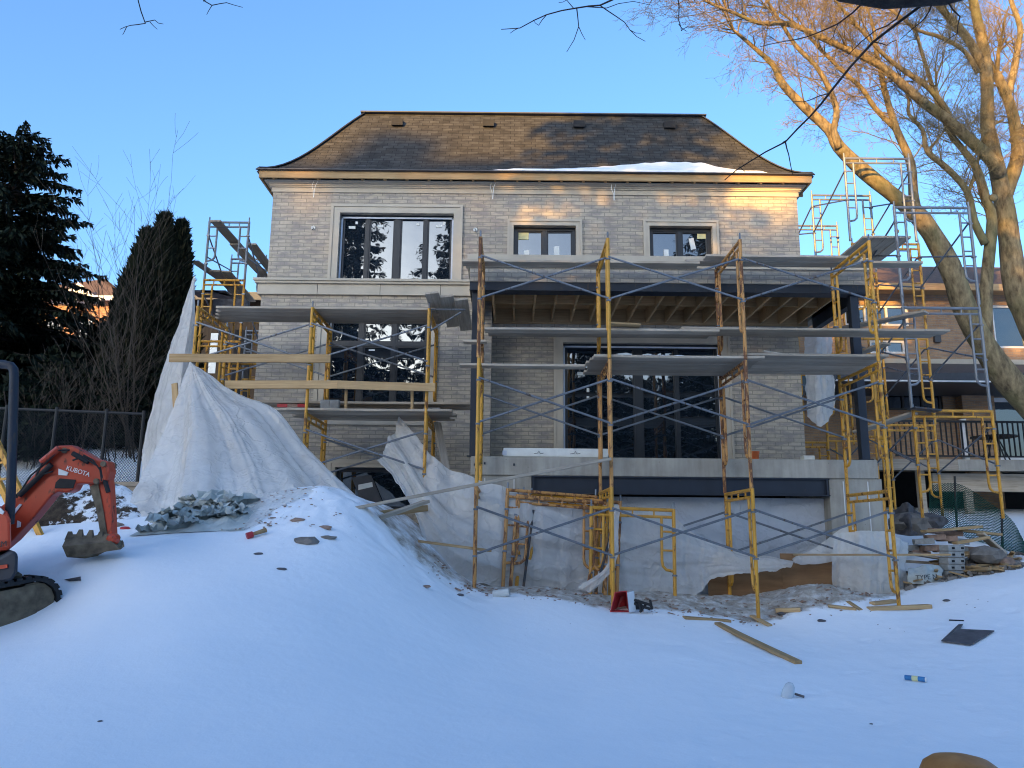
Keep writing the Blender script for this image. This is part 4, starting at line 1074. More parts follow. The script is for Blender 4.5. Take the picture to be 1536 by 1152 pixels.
plank((Xp(910,482,12.8),12.8,3.53),(Xp(960,482,12.8),12.8,3.50),.2,.03,'wood_new','short pale board end lying on the soffit level planks',GP)
for k,(x0,x1) in enumerate(((1.27,3.98),(3.74,6.02))):
    for j in range(6):
        y=12.14+j*.243
        plank((x0+random.uniform(-.05,.05),y,2.795+k*.046+ (0)),(x1+random.uniform(-.06,.06),y,2.795+k*.046),.232,.042,'wood_old','snow dusted grey plank, mid deck, %s from the front, %s bay'%(('first','second','third','fourth','fifth','sixth')[j],('middle','right')[k]),GP)
plank((Xp(690,540,12.9),12.9,2.80),(1.25,12.9,2.795),.235,.042,'wood_old','single grey plank bridging the left bay at mid deck height',GP)
plank((Xp(694,496,13.0),13.25,3.30),(Xp(730,496,13.0),13.25,3.30),.2,.04,'wood_old','short plank end poking out left of the porch post',GP)
def snowlump(pts,h,label,seed=0):
    m=MB(); rows=[]
    (x0,x1,y0,y1,z)=pts
    for i in range(25):
        r=[]
        for j in range(9):
            u=i/24; v=j/8; e=math.sin(math.pi*u)**.5*math.sin(math.pi*v)**.6
            nn=.6+.7*mnoise.noise((u*7+seed,v*3,seed))
            r.append((x0+(x1-x0)*u,y0+(y1-y0)*v,z+h*max(0,e*nn)+.002))
        rows.append(r)
    m.grid(rows); return tag(m.build('snow_patch',M['snow2'],smooth=True),label,'snow','snow left lying on the building site')
snowlump((1.75,3.25,12.1,13.2,2.818),.10,'lumpy snow on the mid deck between second and third stacks',1)
snowlump((1.3,1.75,12.2,12.9,2.818),.05,'small snow crust at the left end of the mid deck',2)
snowlump((3.2,3.55,12.1,12.6,2.818),.05,'small lump of snow next to the third stack on the mid deck',7)
snowlump((4.0,5.0,12.1,12.9,2.864),.045,'thin snow on the mid deck of the right bay',3)
plank((4.05,12.15,2.92),(4.75,12.4,2.89),.05,.02,'wood_old','thin stick lying in the snow of the right mid deck',GP,'stick','stick')

# ---- run B, before the left window: three bents, two tiers
BX=[-5.66,-3.60,-1.50]; BZ=[2.06,3.97]; BF,BB=13.4,14.85; GC='yellow scaffold frames before the left wing'
bn=['at the house corner','left of the left wing window','right of the left wing window']
for i,x in enumerate(BX):
    for t,z in enumerate(BZ):
        frame('yellow',(x,(BF+BB)/2,z-1.93),'yellow scaffold frame, %s tier, %s'%(('lower','upper')[t],bn[i]),GC,H=1.91,W=1.45)
for i in range(2):
    for t,z in enumerate(BZ):
        for s,Y in enumerate((BF,BB)):
            if t==0 and i==0: continue
            a,b=BX[i],BX[i+1]; u,v=z-.32,z-1.0
            brace((a,Y,u),(b,Y,v),(a,Y,v),(b,Y,u),'grey cross brace, %s tier, %s face, %s bay of the left wing scaffold'%(('lower','upper')[t],('front','rear')[s],('left','right')[i]),'cross braces of the left wing scaffold')
GQ='boards of the left wing scaffold'
for j in range(4):
    y=13.68+j*.245; plank((Xp(326,478,y),y,3.99),(-1.42+.05*(j%2),y,3.99),.235,.042,'wood_old','grey plank of the left wing top deck, %s from the front'%('first','second','third','fourth')[j],GQ)
plank(P(254,537,13.33),P(496,538,13.33),.04,.15,'wood_new','upper pale guard board across the left bay, sticking out at left',GQ,'guard board','guard_board')
plank(P(338,577,13.33),P(512,577,13.33),.04,.145,'wood_new','lower pale guard board across the left bay',GQ,'guard board','guard_board')
plank(P(506,577,13.28),P(653,581,13.28),.04,.145,'wood_new','lower pale guard board across the right bay',GQ,'guard board','guard_board')
for px,k in ((519,'left'),(618,'right')): plank(P(px,618,13.5),P(px,584,13.4),.05,.04,'wood_new','short pale upright under the guard board, %s of two'%k,GQ,'upright','wooden_upright')
for j in range(2): plank(P(372,603+j*7,14.55+.2*j),P(706,606+j*6,14.55+.2*j),.22,.045,'wood_old','weathered plank along the window sill, %s of the pair'%('upper','lower')[j],GQ)
for j in range(5):
    y=13.5+j*.245; plank((-3.95-.1*(j%2),y,2.10),(-1.05+.07*(j%3)-.1*(j>0),y,2.10),.235,.042,'wood_old','grey plank of the left wing lower deck, %s from the front'%('first','second','third','fourth','fifth')[j],GQ)
plank((-5.5,13.55,2.10),(-3.7,13.55,2.105),.235,.042,'wood_old','grey plank behind the plastic peak on the lower deck',GQ)
for j in range(3):
    x=-1.42+j*.25; plank((x,13.0+.12*j,4.12-.02*j),(x,14.6+.15*j,4.02-.03*j),.24,.042,'wood_old','short cross plank on the bracket beside the right frame, %s from the left'%('first','second','third')[j],GQ,roll=-.12)
plank(P(656,634,14.1),P(669,704,13.6),.14,.04,'wood_old','board leaning on the wall below the left wing deck',GQ)
m=MB(); a=Vector((-1.48,13.45,3.55)); m.tube([a,a+Vector((.55,0,.35))],.018,6); m.tube([a+Vector((0,0,.40)),a+Vector((.62,0,.40))],.018,6); m.tube([a,a+Vector((0,0,.40))],.022,6)
tag(m.build('scaffold_bracket',M['brace']),'green grey side bracket carrying the short cross planks','bracket')
plank(P(215,600,13.2) if False else P(262,575,13.25),P(266,640,13.2),.1,.04,'wood_new','pale batten behind the top of the plastic peak',GQ)
for k in range(3):
    c=P(424+k*15,611,14.5); m=MB(); m.cbox((c.x,c.y,c.z+.03),.19,.09,.06,Matrix.Rotation(random.uniform(-.3,.3),3,'Z')); tag(m.build('clay_brick',M['red_plastic'] if k!=1 else M['clay'],bevel=.004),'brick on the sill plank left of the window, %s of three'%('left','middle','right')[k],'brick','bricks on the left scaffold')
for k,(px,py) in enumerate(((488,613),(502,613),(642,625),(653,625))):
    c=P(px,py,14.3); m=MB(); m.cbox((c.x,c.y,c.z+.06),.17,.14,.2); tag(m.build('concrete_block',M['cinder'],bevel=.006),'grey block on the left wing deck, %s'%('left of the window','just left of the window','right of the window','beside the right frame')[k],'block','blocks on the left scaffold')

# ---- run C, along the left side of the house
GD='scaffold frames along the left side of the house'
CX=-7.0; CW=.95
for i,(Y,x) in enumerate(((17.5,-6.82),(20.2,-7.25),(22.6,-7.55))):
    for t in range(3):
        zt=(4.33,5.82,7.27)[t]+(Y-17.5)*.02
        mat='silver' if t==2 or (t==1 and i==2) else 'yellow'
        if t==2 and i==2: continue
        frame(mat,(x,Y,zt-1.45),'%s scaffold frame beside the house, %s tier, %s bent back'%('silver' if mat=='silver' else 'yellow',tier[t],('first','second','third')[i]),GD,along='X',W=CW,H=1.45)
xs=[-6.82,-7.25,-7.55]
for i,(Y0,Y1) in enumerate(((17.5,20.2),(20.2,22.6))):
    for t,zt in enumerate((5.82,7.27)):
        if (i,t)==(1,1): continue
        for sx in (-1,1):
            if sx==1 and i==1: continue
            a=xs[i]+sx*CW/2; b=xs[i+1]+sx*CW/2
            brace((a,Y0,zt-.3),(b,Y1,zt-.9),(a,Y0,zt-.9),(b,Y1,zt-.3),'thin dark brace on the side scaffold, %s tier, %s run, %s face'%(tier[t+1],('near','far')[i],'left' if sx<0 else 'right'),'braces of the side scaffold')
for k,(a,b,w) in enumerate((((323,331,17.2),(402,420,20.6),.25),((352,366,18.2),(400,418,20.6),.25),((377,366,18.4),(418,420,20.8),.25),((322,406,18.4),(366,452,20.8),.27),((338,407,18.6),(376,452,21.0),.27),((292,392,18.2),(330,418,19.4),.2))):
    plank(P(*a),P(*b),w,.045,'wood_old','plank of the side scaffold seen end on, %s'%('highest and longest','left of the upper pair','right of the upper pair','left of the lower pair','right of the lower pair','narrow one at the far left')[k],'planks of the side scaffold')
m=MB(); 
for k in range(3): m.cbox(Vector(P(318+k*14,441+k*3,19.5)),.9,.5,.05,Matrix.Rotation(.15*k,3,'Y'))
tag(m.build('tarp_bundle',M['slate']),'dark folded sheet lying on the side scaffold deck','tarp')
c=P(347,462,19.0); m=MB(); m.cbox(c,.85,.3,.40); tag(m.build('mortar_tub',M['slate'],bevel=.02),'grey mortar box standing on the side scaffold deck','mortar box')
# ---- run D, right of the house
GE='scaffold frames to the right of the house'; DX=8.41
DT=[2.41,4.45,6.55,8.64]; tn=['lowest','second','third','topmost']
for i,Y in enumerate((14.6,16.6,18.6,20.6)):
    for t,z in enumerate(DT):
        if i==0 and t==3: continue
        if i==3 and t==0: continue
        mat='silver' if (t==3 or (i==0 and t in(1,2))) else 'yellow'
        frame(mat,(DX+random.uniform(-.02,.02),Y,z-2.04),'%s scaffold frame right of the house, %s tier, %s bent from the front'%('silver' if mat=='silver' else 'yellow',tn[t],('first','second','third','fourth')[i]),GE,along='X',H=2.02)
for i,(Y0,Y1) in enumerate(((14.6,16.6),(16.6,18.6),(18.6,20.6))):
    for t,z in enumerate(DT):
        if i==0 and t==3: continue
        for sx in (-1,1):
            if (i==2 and sx==1) or (t==0 and i==2): continue
            x=DX+sx*.75; brace((x,Y0,z-.34),(x,Y1,z-1.06),(x,Y0,z-1.06),(x,Y1,z-.34),'grey cross brace right of the house, %s tier, %s side, %s bay back'%(tn[t],'inner' if sx<0 else 'outer',('first','second','third')[i]),'cross braces of the right scaffold')
# a few planks and the raised platform
for j in range(4):
    x=7.16+j*.245; plank((x,14.72,5.93),(x+.02,16.75,5.93),.237,.045,'wood_old','dark plank of the raised platform right of the house, %s from the house'%('first','second','third','fourth','fifth')[j],'planks of the right scaffold')
for k,(a,b) in enumerate((((1240,497,15.6),(1390,468,14.2)),((1200,560,17.0),(1330,515,14.9)))):
    plank(P(*a),P(*b),.24,.045,'wood_old','sloping plank between the porch corner and right scaffold, %s'%('upper','lower')[k],'planks of the right scaffold')
plank(P(1285,648,16.0),P(1370,620,14.7),.24,.045,'wood_old','grey plank lying on the lowest frames of the right scaffold','planks of the right scaffold')
plank(P(1190,828 if False else 832,12.9),P(1425,832,12.7),.09,.03,'wood_new','thin pale batten across the foot of the right corner stack','loose lumber around the porch')
p=P(1387,617,14.5); m=MB(); m.cbox(p+Vector((0,0,.03)),.5,.3,.03,Matrix.Rotation(.1,3,'Y')); tag(m.build('blue_board',M['blue_tube'],bevel=.005),'small blue board on the right scaffold lowest header','board')
for k,(x,Y) in enumerate(((7.68,14.6),(9.16,14.6))): pass
# loose parts: yellow frame stubs behind the porch corner
frame('yellow',(7.0,18.9,.25),'yellow scaffold frame standing low behind the porch corner','scaffold frames to the right of the house',along='X',H=2.02)
# frames leaning together under the porch
GL='scaffold frames leaning under the porch'
def lean(pl,pr,tilt,mat,label,H=2.0,W=1.5,yaw=0):
    o=frame(mat,(0,0,0),label,GL,along='X',W=W,H=H); a=Vector(pl); b=Vector(pr); c=(a+b)/2
    o.location=c; ang=math.atan2(b.z-a.z,math.hypot(b.x-a.x,b.y-a.y))
    o.rotation_euler=Euler((tilt,-ang,yaw)); return o
g=lambda x,y:(x,y,gz(x,y)-.06)
lean(g(0.0,12.55),g(1.5,12.65),-.30,'yellow_worn','worn yellow frame leaning back under the left porch bay, front one',H=1.62)
lean(g(0.10,12.75),g(1.6,12.85),-.24,'yellow','yellow frame leaning right behind the worn front one',H=1.62)
lean(g(-.12,12.62),g(1.38,12.75),-.26,'yellow_worn','tallest worn yellow frame leaning among the others',H=1.7,yaw=.10)
lean(g(.22,12.9),g(1.72,12.95),-.17,'yellow_worn','hindmost worn yellow frame of the leaning stack',H=1.58,yaw=-.06)
lean(g(1.3,12.72),g(2.62,12.8),-.06,'yellow','yellow frame leaning upright at the middle of the porch opening',H=1.45,W=1.35)
for k,(a,b,mt) in enumerate((((880,885,12.7),(905,758,13.0),'yellow_worn'),((893,888,12.6),(925,770,13.0),'blue_tube'),((905,890,12.7),(912,760,13.0),'yellow'),((785,882,12.7),(800,765,13.0),'blue_tube'))):
    m=MB(); p=P(*a); q=P(*b); m.tube([p,q],.022,7)
    tag(m.build('steel_tube',M[mt]),'loose steel tube standing in the leaning stack, %s'%('rusty, left of the second stack','dark blue, by the second stack','bright yellow, by the second stack','dark blue, at the left end')[k],'tube',GL)
# ================================================================== PLASTIC SHEETS
def catmull(a,n):
    a=np.asarray(a,float); m=len(a)
    if m==2: 
        t=np.linspace(0,1,n)[:,None]; return a[0]*(1-t)+a[1]*t
    x=np.linspace(0,m-1,n); i=np.clip(x.astype(int),0,m-2); t=(x-i)[:,None]
    p0=a[np.clip(i-1,0,m-1)];p1=a[i];p2=a[i+1];p3=a[np.clip(i+2,0,m-1)]
    return .5*(2*p1+(p2-p0)*t+(2*p0-5*p1+4*p2-p3)*t*t+(3*p1-p0-3*p2+p3)*t**3)
def sheet(rows,nu,nv,folds,seed,wr=.012,ground_clip=False,edge=.0,cross=()):
    """cloth through rows of points, gathered into folds that run down the rows"""
    w=[catmull([tuple(P(*q)) if len(q)==3 and not isinstance(q,Vector) else tuple(q) for q in r],nu) for r in rows]
    w=np.array(w); g=np.array([catmull(w[:,j],nv) for j in range(nu)])   # nu,nv,3
    du=np.gradient(g,axis=0); dv=np.gradient(g,axis=1); N=np.cross(du,dv); N/=np.linalg.norm(N,axis=2,keepdims=True)+1e-9
    if N[...,1].mean()>0: N=-N
    rg=random.Random(seed); ph=[rg.uniform(0,6.28) for _ in folds]
    U=np.linspace(0,1,nu)[:,None]; V=np.linspace(0,1,nv)[None,:]
    D=np.zeros((nu,nv))
    for (f,a,pw),p in zip(folds,ph):
        s=np.sin(f*6.283*(U+.05*np.sin(3*U*6.28+p))+p+1.2*np.sin(2.3*V+p)); am=np.array([.25+1.3*abs(mnoise.noise((i/nu*4.1*(1+f*.15),seed*1.7,f))) for i in range(nu)])[:,None]; s=s*am
        D+=a*s*(V**pw if pw>=0 else 1)
    for f,a_,fade in cross:   # creases running along the sheet, fanning out from its left end
        D+=a_*np.sin(6.283*f*(V+.10*np.sin(4*U+f))+1.3*np.sin(5*U+f))*np.exp(-U*fade)*np.sin(np.pi*np.clip(V*.9+.05,0,1))
    for i in range(nu):
        for j in range(nv):
            q=Vector(g[i,j]); D[i,j]+=wr*(-1.6*abs(mnoise.noise(Vector((q.x*4.2+seed,q.z*2.6,q.y*2))))-.9*abs(mnoise.noise(Vector((q.x*2.5+q.z*5,q.z*3-q.x*4,seed))))+mnoise.noise(q*3.1+Vector((seed,0,0)))*1.6+mnoise.noise(q*8+Vector((0,seed,0)))*.9+abs(mnoise.noise(q*16))*.5)
    g=g+N*D[...,None]
    if edge:
        for i in range(nu): g[i,-1,2]+=edge*mnoise.noise((i*.21,seed,0)); g[i,-2,2]+=edge*.5*mnoise.noise((i*.21,seed,0))
    if ground_clip:
        z=gz_arr(g.reshape(-1,3)[:,:2]).reshape(nu,nv)+.02; g[...,2]=np.maximum(g[...,2],z+.01*np.abs(D)/.05)
    m=MB(); m.grid([[Vector(q) for q in r] for r in g]); return m
GS='plastic sheets hung around the building'
m=sheet([[(289,414,13.75),(291,414,13.7),(293,418,13.7)],
         [(272,470,13.8),(284,475,13.6),(292,480,13.75)],
         [(245,550,13.9),(268,555,13.6),(292,560,13.75)],
         [(218,650,13.8),(255,655,13.4),(300,660,13.7)],
         [(213,715,13.7),(258,740,13.2),(310,745,13.6)],
         [(205,765,13.4),(250,775,12.9),(310,775,13.4)]],60,90,[(3,.06,.6),(7,.03,.8)],4,.012)
tag(m.build('plastic_sheet',M['poly'],smooth=True),'narrow clear plastic sheet hanging from the corner scaffold, behind the big tent','plastic sheet',GS)
m=sheet([[(283,543,13.2),(285,542,13.15),(287,542,13.15),(290,545,13.2)],
         [(268,588,13.0),(288,590,12.8),(318,590,12.85),(356,590,13.2)],
         [(250,642,12.7),(296,640,12.3),(350,630,12.5),(412,613,13.1)],
         [(222,706,12.2),(290,700,11.8),(380,690,12.1),(462,672,12.9)],
         [(188,778,11.6),(285,768,11.15),(400,745,11.5),(538,748,12.3)]],150,90,[(2.7,.17,1.0),(6,.05,.9),(15,.016,.6)],9,.014,False)
tag(m.build('plastic_sheet',M['poly'],smooth=True),'big tent of clear plastic sheet gathered to a peak on the left scaffold','plastic sheet',GS)
m=sheet([[(270,775,11.1),(330,758,11.2),(400,738,11.35),(470,735,11.3),(505,742,11.4)],
         [(250,790,10.75),(330,790,10.7),(400,765,10.9),(445,750,10.95)],
         [(240,800,10.5),(320,808,10.3),(375,800,10.35),(410,772,10.7)]],90,40,[(4,.03,-1),(9,.018,-1)],5,.05,True)
tag(m.build('plastic_sheet',M['poly'],smooth=True),'crumpled skirt of clear plastic lying on the snow below the big tent','plastic sheet',GS)
m=sheet([[(598,623,13.9),(625,655,13.7),(655,692,13.5),(700,712,13.3),(745,728,13.2),(800,742,13.2),(870,757,13.2),(945,768,13.25),(1000,770,13.25),(1035,795,13.3),(1075,815,13.3),(1120,830,13.3),(1192,838,13.3)],
         [(588,650,13.75),(610,680,13.5),(650,735,13.2),(700,765,13.0),(745,780,12.95),(800,790,13.0),(870,800,13.1),(945,810,13.15),(1000,815,13.2),(1035,822,13.2),(1075,832,13.2),(1120,842,13.15),(1188,846,13.15)],
         [(575,675,13.6),(600,702,13.4),(640,770,13.0),(690,820,12.8),(745,835,12.8),(800,845,12.95),(870,850,13.1),(945,858,13.1),(1000,860,13.2),(1035,855,13.2),(1070,848,13.15),(1115,850,13.1),(1175,852,13.1)],
         [(566,692,13.55),(590,715,13.3),(625,775,12.95),(655,862,12.75),(735,878,12.75),(800,886,12.95),(870,893,13.1),(945,898,13.1),(1000,900,13.15),(1045,892,13.1),(1070,868,13.1),(1115,860,13.05),(1160,858,13.05)]],230,70,[(7,.060,-1),(13,.030,-1),(23,.014,-1)],13,.005,False,.04,((1.8,.07,.8),(3.7,.04,1.0),(7.5,.018,1.2),(14,.007,1.2)))
tag(m.build('plastic_sheet',M['poly'],smooth=True),'long swag of clear plastic draped from the left deck across the porch footing','plastic sheet',GS)
m=sheet([[(1252,800,13.35),(1300,795,13.2),(1340,800,13.25),(1362,815,13.5)],[(1248,845,13.3),(1300,850,13.0),(1340,850,13.05),(1360,855,13.4)],[(1250,890,13.3),(1300,898,13.0),(1340,898,13.05),(1362,895,13.4)]],70,40,[(3,.04,-1),(8,.02,-1)],21,.03)
tag(m.build('plastic_sheet',M['poly'],smooth=True),'clear plastic wrapped round the foot of the right concrete pier','plastic sheet',GS)
m=sheet([[(1188,838,13.5),(1225,820,13.5),(1268,790,13.55),(1290,800,13.5)],[(1192,846,13.4),(1230,846,13.4),(1275,835,13.4),(1310,840,13.4)]],40,20,[(3,.03,-1)],22,.02)
tag(m.build('plastic_sheet',M['poly'],smooth=True),'small flap of plastic tucked between plywood and the right pier','plastic sheet',GS)
m=sheet([[(1206,500,16.2),(1228,498,16.0),(1252,502,16.3)],[(1208,560,16.2),(1230,560,15.9),(1250,560,16.2)],[(1212,625,16.2),(1232,640,15.9),(1254,615,16.2)]],40,60,[(3,.05,-1),(6,.03,.5)],23,.03)
tag(m.build('plastic_sheet',M['poly'],smooth=True),'clear plastic hanging beside the right end of the porch wall','plastic sheet',GS)
yv=14.05; a0,a1=P(797,740,yv),P(1243,740,yv)
m=MB(); rows=[]
for i in range(110):
    r=[]; u=i/109
    for j in range(40):
        v=j/39; x=a0.x+.01+(a1.x-a0.x-.02)*u; z=.66-1.75*v
        q=Vector((x,0,z)); d=.035*mnoise.noise(q*1.1)+.018*math.sin(7*u*6.28-5*v+2*math.sin(3*v))*(v*(1-v))*2+.02*math.sin((u*2.2+v*.9)*14)*max(0,u-.45)*(1-v)+.010*mnoise.noise(q*6)
        r.append((x,yv+d,z))
    rows.append(r)
m.grid(rows); tag(m.build('plastic_sheet',M['poly_blue'],smooth=True),'taut bluish plastic sheet closing the opening under the porch lintel','plastic sheet',GS)
for k,(x0,x1,y0,y1) in enumerate(((1063,1174,838,892),(1176,1263,831,892))):
    a=P(x0,y1,13.5); b=P(x1,y0,13.55); m=MB(); m.hexa([(a.x,13.48,a.z-.15),(b.x,13.48,a.z-.15),(b.x,13.5,a.z-.15),(a.x,13.5,a.z-.15),(a.x,13.58,b.z+.02*(k==0)),(b.x,13.58,b.z),(b.x,13.6,b.z),(a.x,13.6,b.z+.02*(k==0))])
    tag(m.build('plywood_sheet',M['plywood']),'brown plywood board closing the foot of the opening, %s of two'%('left','right')[k],'plywood','plywood under the porch')
# crumpled tarpaulin heap: folded flaps lying over one another
m=MB(); c0=P(292,800,10.55); rg=random.Random(12)
for k in range(34):
    u=rg.uniform(-1,1); v=rg.uniform(-1,1); x=c0.x+u*.60; y=c0.y+.16+v*.30
    hh=.30*max(0,1-abs(u)**2.5)*(.55+.45*(v+1)/2); L=rg.uniform(.14,.26); W=rg.uniform(.10,.18); rz=rg.uniform(0,6.28); tilt=rg.uniform(-.6,.8); tl2=rg.uniform(-.5,.5)
    Mx=Matrix.Rotation(rz,3,'Z')@Matrix.Rotation(tilt,3,'X')@Matrix.Rotation(tl2,3,'Y'); c=Vector((x,y,gz(x,y)+.03+hh*rg.uniform(.35,1.0)))
    rows=[]; fa=rg.uniform(.02,.07); ph=rg.uniform(0,6)
    for i in range(7):
        r=[]
        for j in range(6):
            a_=(i/6*2-1)*L; b_=(j/5*2-1)*W; z=fa*math.sin(i*1.7+ph)*(1 if j%2 else -.6)+rg.uniform(-.02,.02)-.35*(a_*a_+b_*b_)
            q=c+Mx@Vector((a_+rg.uniform(-.015,.015),b_+rg.uniform(-.015,.015),z)); q.z=max(q.z,gz(q.x,q.y)+.012); r.append(q)
        rows.append(r)
    m.grid(rows)
rows=[]
for i in range(34):
    r=[]
    for j in range(16):
        u=i/33*2-1; v=j/15*2-1; x=c0.x+u*.75; y=c0.y+.12+v*.38; e=max(0,1-abs(u)**3)*max(0,1-abs(v)**3)
        r.append((x,y,gz(x,y)+.012+e*(.10+.14*mnoise.noise((u*4,v*3,2)))))
    rows.append(r)
m.grid(rows); tag(m.build('crumpled_tarp',M['tarp_grey']),'crumpled heap of grey green tarpaulin on the snow beside the bucket','tarp')
# ================================================================== EXCAVATOR
ex=empty('mini_excavator',(P(0,900,8.3).x,8.3,gz(P(0,900,8.3).x,8.3)),'orange red compact excavator with navy roll bar and muddy bucket at the left edge','excavator')
def prof_px(pts,Y,th,sk=0.0): 
    m=MB(); m.prism([P(0+x/2.4,480+y/2.4,Y) for x,y in pts],(-sk*th,th,0)); return m
boom_pts=[(-60,735),(0,672),(60,622),(130,545),(168,490),(205,452),(255,450),(300,474),(345,500),(388,508),(394,545),(386,575),(355,588),(322,590),(275,588),(262,612),(240,622),(205,618),(185,632),(120,712),(45,792),(-60,880)]
bo=part('boom',prof_px(boom_pts,8.92,.17),M['red'],ex,bevel=.018)
m=prof_px([(196,606),(262,606),(272,575),(215,570),(200,585)],8.905,.012); part('boom_plate',m,M['black'],bo)
m=prof_px([(210,535),(245,548),(240,560),(210,558)],8.903,.012); part('white_decal',m,M['decal'],bo)
m=prof_px([(62,722),(74,728),(72,745),(60,748)],8.903,.012); part('white_decal',m,M['decal'],bo)
m=prof_px([(45,690),(70,662),(78,664),(50,700)],8.903,.012); part('grey_decal',m,M['trim_grey'],bo)
c=P(281/2.4,480+545/2.4,8.905)
text_mesh('lettering','KUBOTA',.072,M['decal'],bo,Matrix.Translation(c)@Matrix.Rotation(R(16),4,'Y')@Matrix.Rotation(R(90),4,'X'))
m=MB(); m.tube([P(20,750,9.12) if False else P(0+30/2.4,480+690/2.4,9.15),P(150/2.4,480+545/2.4,9.15)],.035,10); part('hydraulic_cylinder',m,M['red'],ex)
m=MB(); m.tube([P(70/2.4,480+632/2.4,8.88),P(185/2.4,480+520/2.4,8.88)],.03,10); part('hydraulic_cylinder',m,M['black'],ex)
m=MB(); m.tube([P(150/2.4,480+512/2.4,8.88),P(212/2.4,480+462/2.4,8.88)],.038,10); part('hydraulic_cylinder',m,M['red'],ex)
m=MB(); m.tube([P(262/2.4,480+480/2.4,8.88),P(318/2.4,480+512/2.4,8.88)],.028,10); part('hydraulic_cylinder',m,M['black'],ex)
m=MB(); m.tube([P(262/2.4,480+505/2.4,8.87),P(300/2.4,480+492/2.4,8.87),P(345/2.4,480+522/2.4,8.87)],.012,6); part('hose',m,M['black'],ex)
m=MB(); m.tube([P(130/2.4,480+560/2.4,8.86),P(160/2.4,480+500/2.4,8.86),P(205/2.4,480+470/2.4,8.86),P(250/2.4,480+468/2.4,8.88)],.011,6); part('hose',m,M['black'],ex)
arm=part('arm',prof_px([(318,590),(345,560),(350,515),(372,503),(388,530),(396,600),(402,700),(405,790),(390,800),(362,785),(350,700)],8.97,.13),M['red'],ex,bevel=.014)
m=prof_px([(322,600),(352,585),(372,690),(385,770),(362,778),(348,690)],8.955,.012); part('rubbed_face',m,M['mud_steel'],arm)
for pts in ([(60,640),(110,560),(160,520),(200,480)],[(20,668),(90,600),(140,560),(190,545)],[(300,486),(335,505),(360,540),(366,580)]):
    m=MB(); m.tube([P(x/2.4,480+y/2.4,8.87) for x,y in pts],.0095,6); part('hose',m,M['black'],ex)
m=MB(); m.tube([P(362/2.4,480+530/2.4,8.94),P(390/2.4,480+620/2.4,8.95)],.026,9); part('hydraulic_cylinder',m,M['black'],ex)
for x,y in ((370,518),(383,785),(345,580),(230,470)):
    m=MB(); q=P(x/2.4,480+y/2.4,8.9); m.tube([q,q+Vector((0,.26,0))],.032,12); part('pivot_pin',m,M['mud_steel'],ex)
m=MB(); q=P(416/2.4,480+788/2.4,8.95); m.lathe([(.05,0),(.07,.03),(.06,.09),(.03,.11)],q,10,Matrix.Rotation(R(90),3,'X')); part('link_cap',m,M['red'],ex)
# bucket: curved shell, side plates, teeth
m=MB(); bw=.60; cb=P(345/2.4,480+815/2.4,9.0)
def bpt(x,y,dy): return P(x/2.4,480+y/2.4,8.95)+Vector((0,dy,0))
sh=[(262,782,-.10),(258,815,-.16),(268,848,-.12),(300,856,.02)]
L_=[bpt(252,775,-.05),bpt(262,853,-.12),bpt(300,858,.0),bpt(330,850,.12)]
Rr=[bpt(402,772,.0),bpt(442,826,-.05),bpt(436,815,.08),bpt(420,800,.16)]
fr=[]
for s in np.linspace(0,1,9):
    e=Vector((0,0,.012*math.sin(s*9)))
    fr.append([L_[0].lerp(Rr[0],s)+e,(L_[0].lerp(L_[1],.5)).lerp(Rr[0].lerp(Rr[1],.5),s)+Vector((0,-.10,0)),L_[1].lerp(Rr[1],s),L_[2].lerp(Rr[2],s),L_[3].lerp(Rr[3],s)])
m.grid(fr); bu=part('bucket',m,M['mud_steel'],ex); so=bu.modifiers.new('solid','SOLIDIFY'); so.thickness=.03
for s,(A_) in enumerate((L_,Rr)):
    m=MB(); m.prism([A_[0],A_[1],A_[2],A_[3]],((.02 if s==0 else -.02),0,0)); part('side_plate',m,M['mud_steel'],bu)
for k,(x,y) in enumerate(((250,775),(285,768),(322,770),(358,775))):
    b=bpt(x+8,y+18,-.05); t=bpt(x+4+ (6 if k else 2),y-14,-.03); m=MB(); m.hexa([b+Vector((-.045,-.02,0)),b+Vector((.045,-.02,0)),b+Vector((.045,.03,0)),b+Vector((-.045,.03,0)),t+Vector((-.018,0,0)),t+Vector((.018,0,0)),t+Vector((.018,.02,0)),t+Vector((-.018,.02,0))]); part('tooth',m,M['mud_steel'],bu)
# upper body
m=prof_px([(-260,600),(-60,640),(0,668),(28,690),(40,720),(42,828),(-260,870)],8.25,.75,.72); bd=part('body',m,M['red'],ex,bevel=.04)
m=prof_px([(-260,872),(0,852),(45,826),(66,842),(64,905),(45,940),(0,950),(-260,990)],8.20,.85,.72); part('counterweight',m,M['navy'],ex,bevel=.035)
m=prof_px([(-60,890),(26,880),(26,893),(-60,905)],8.185,.012); part('red_stripe',m,M['red'],bd)
m=prof_px([(0,676),(14,690),(8,700),(-20,690)],8.235,.012); part('work_lamp',m,M['decal'],bd)
c=P(4/2.4,480+808/2.4,8.235); text_mesh('lettering','AM',.085,M['dark_decal'],bd,Matrix.Translation(c)@Matrix.Rotation(R(-8),4,'Y')@Matrix.Rotation(R(90),4,'X'))
m=MB(); Y=8.35
m.tube([P(34/2.4,480+735/2.4,Y),P(40/2.4,480+600/2.4,Y),P(47/2.4,480+350/2.4,Y),P(51/2.4,480+205/2.4,Y),P(49/2.4,480+178/2.4,Y),P(38/2.4,480+165/2.4,Y),P(15/2.4,480+160/2.4,Y),P(-90/2.4,480+150/2.4,Y),P(-200/2.4,480+150/2.4,Y+.2)],.048,10); part('roll_bar',m,M['navy'],ex,smooth=True)
m=MB(); m.tube([P(-200/2.4,480+780/2.4,9.0),P(-200/2.4,480+150/2.4,8.6)],.05,8); part('roll_bar',m,M['navy'],ex)
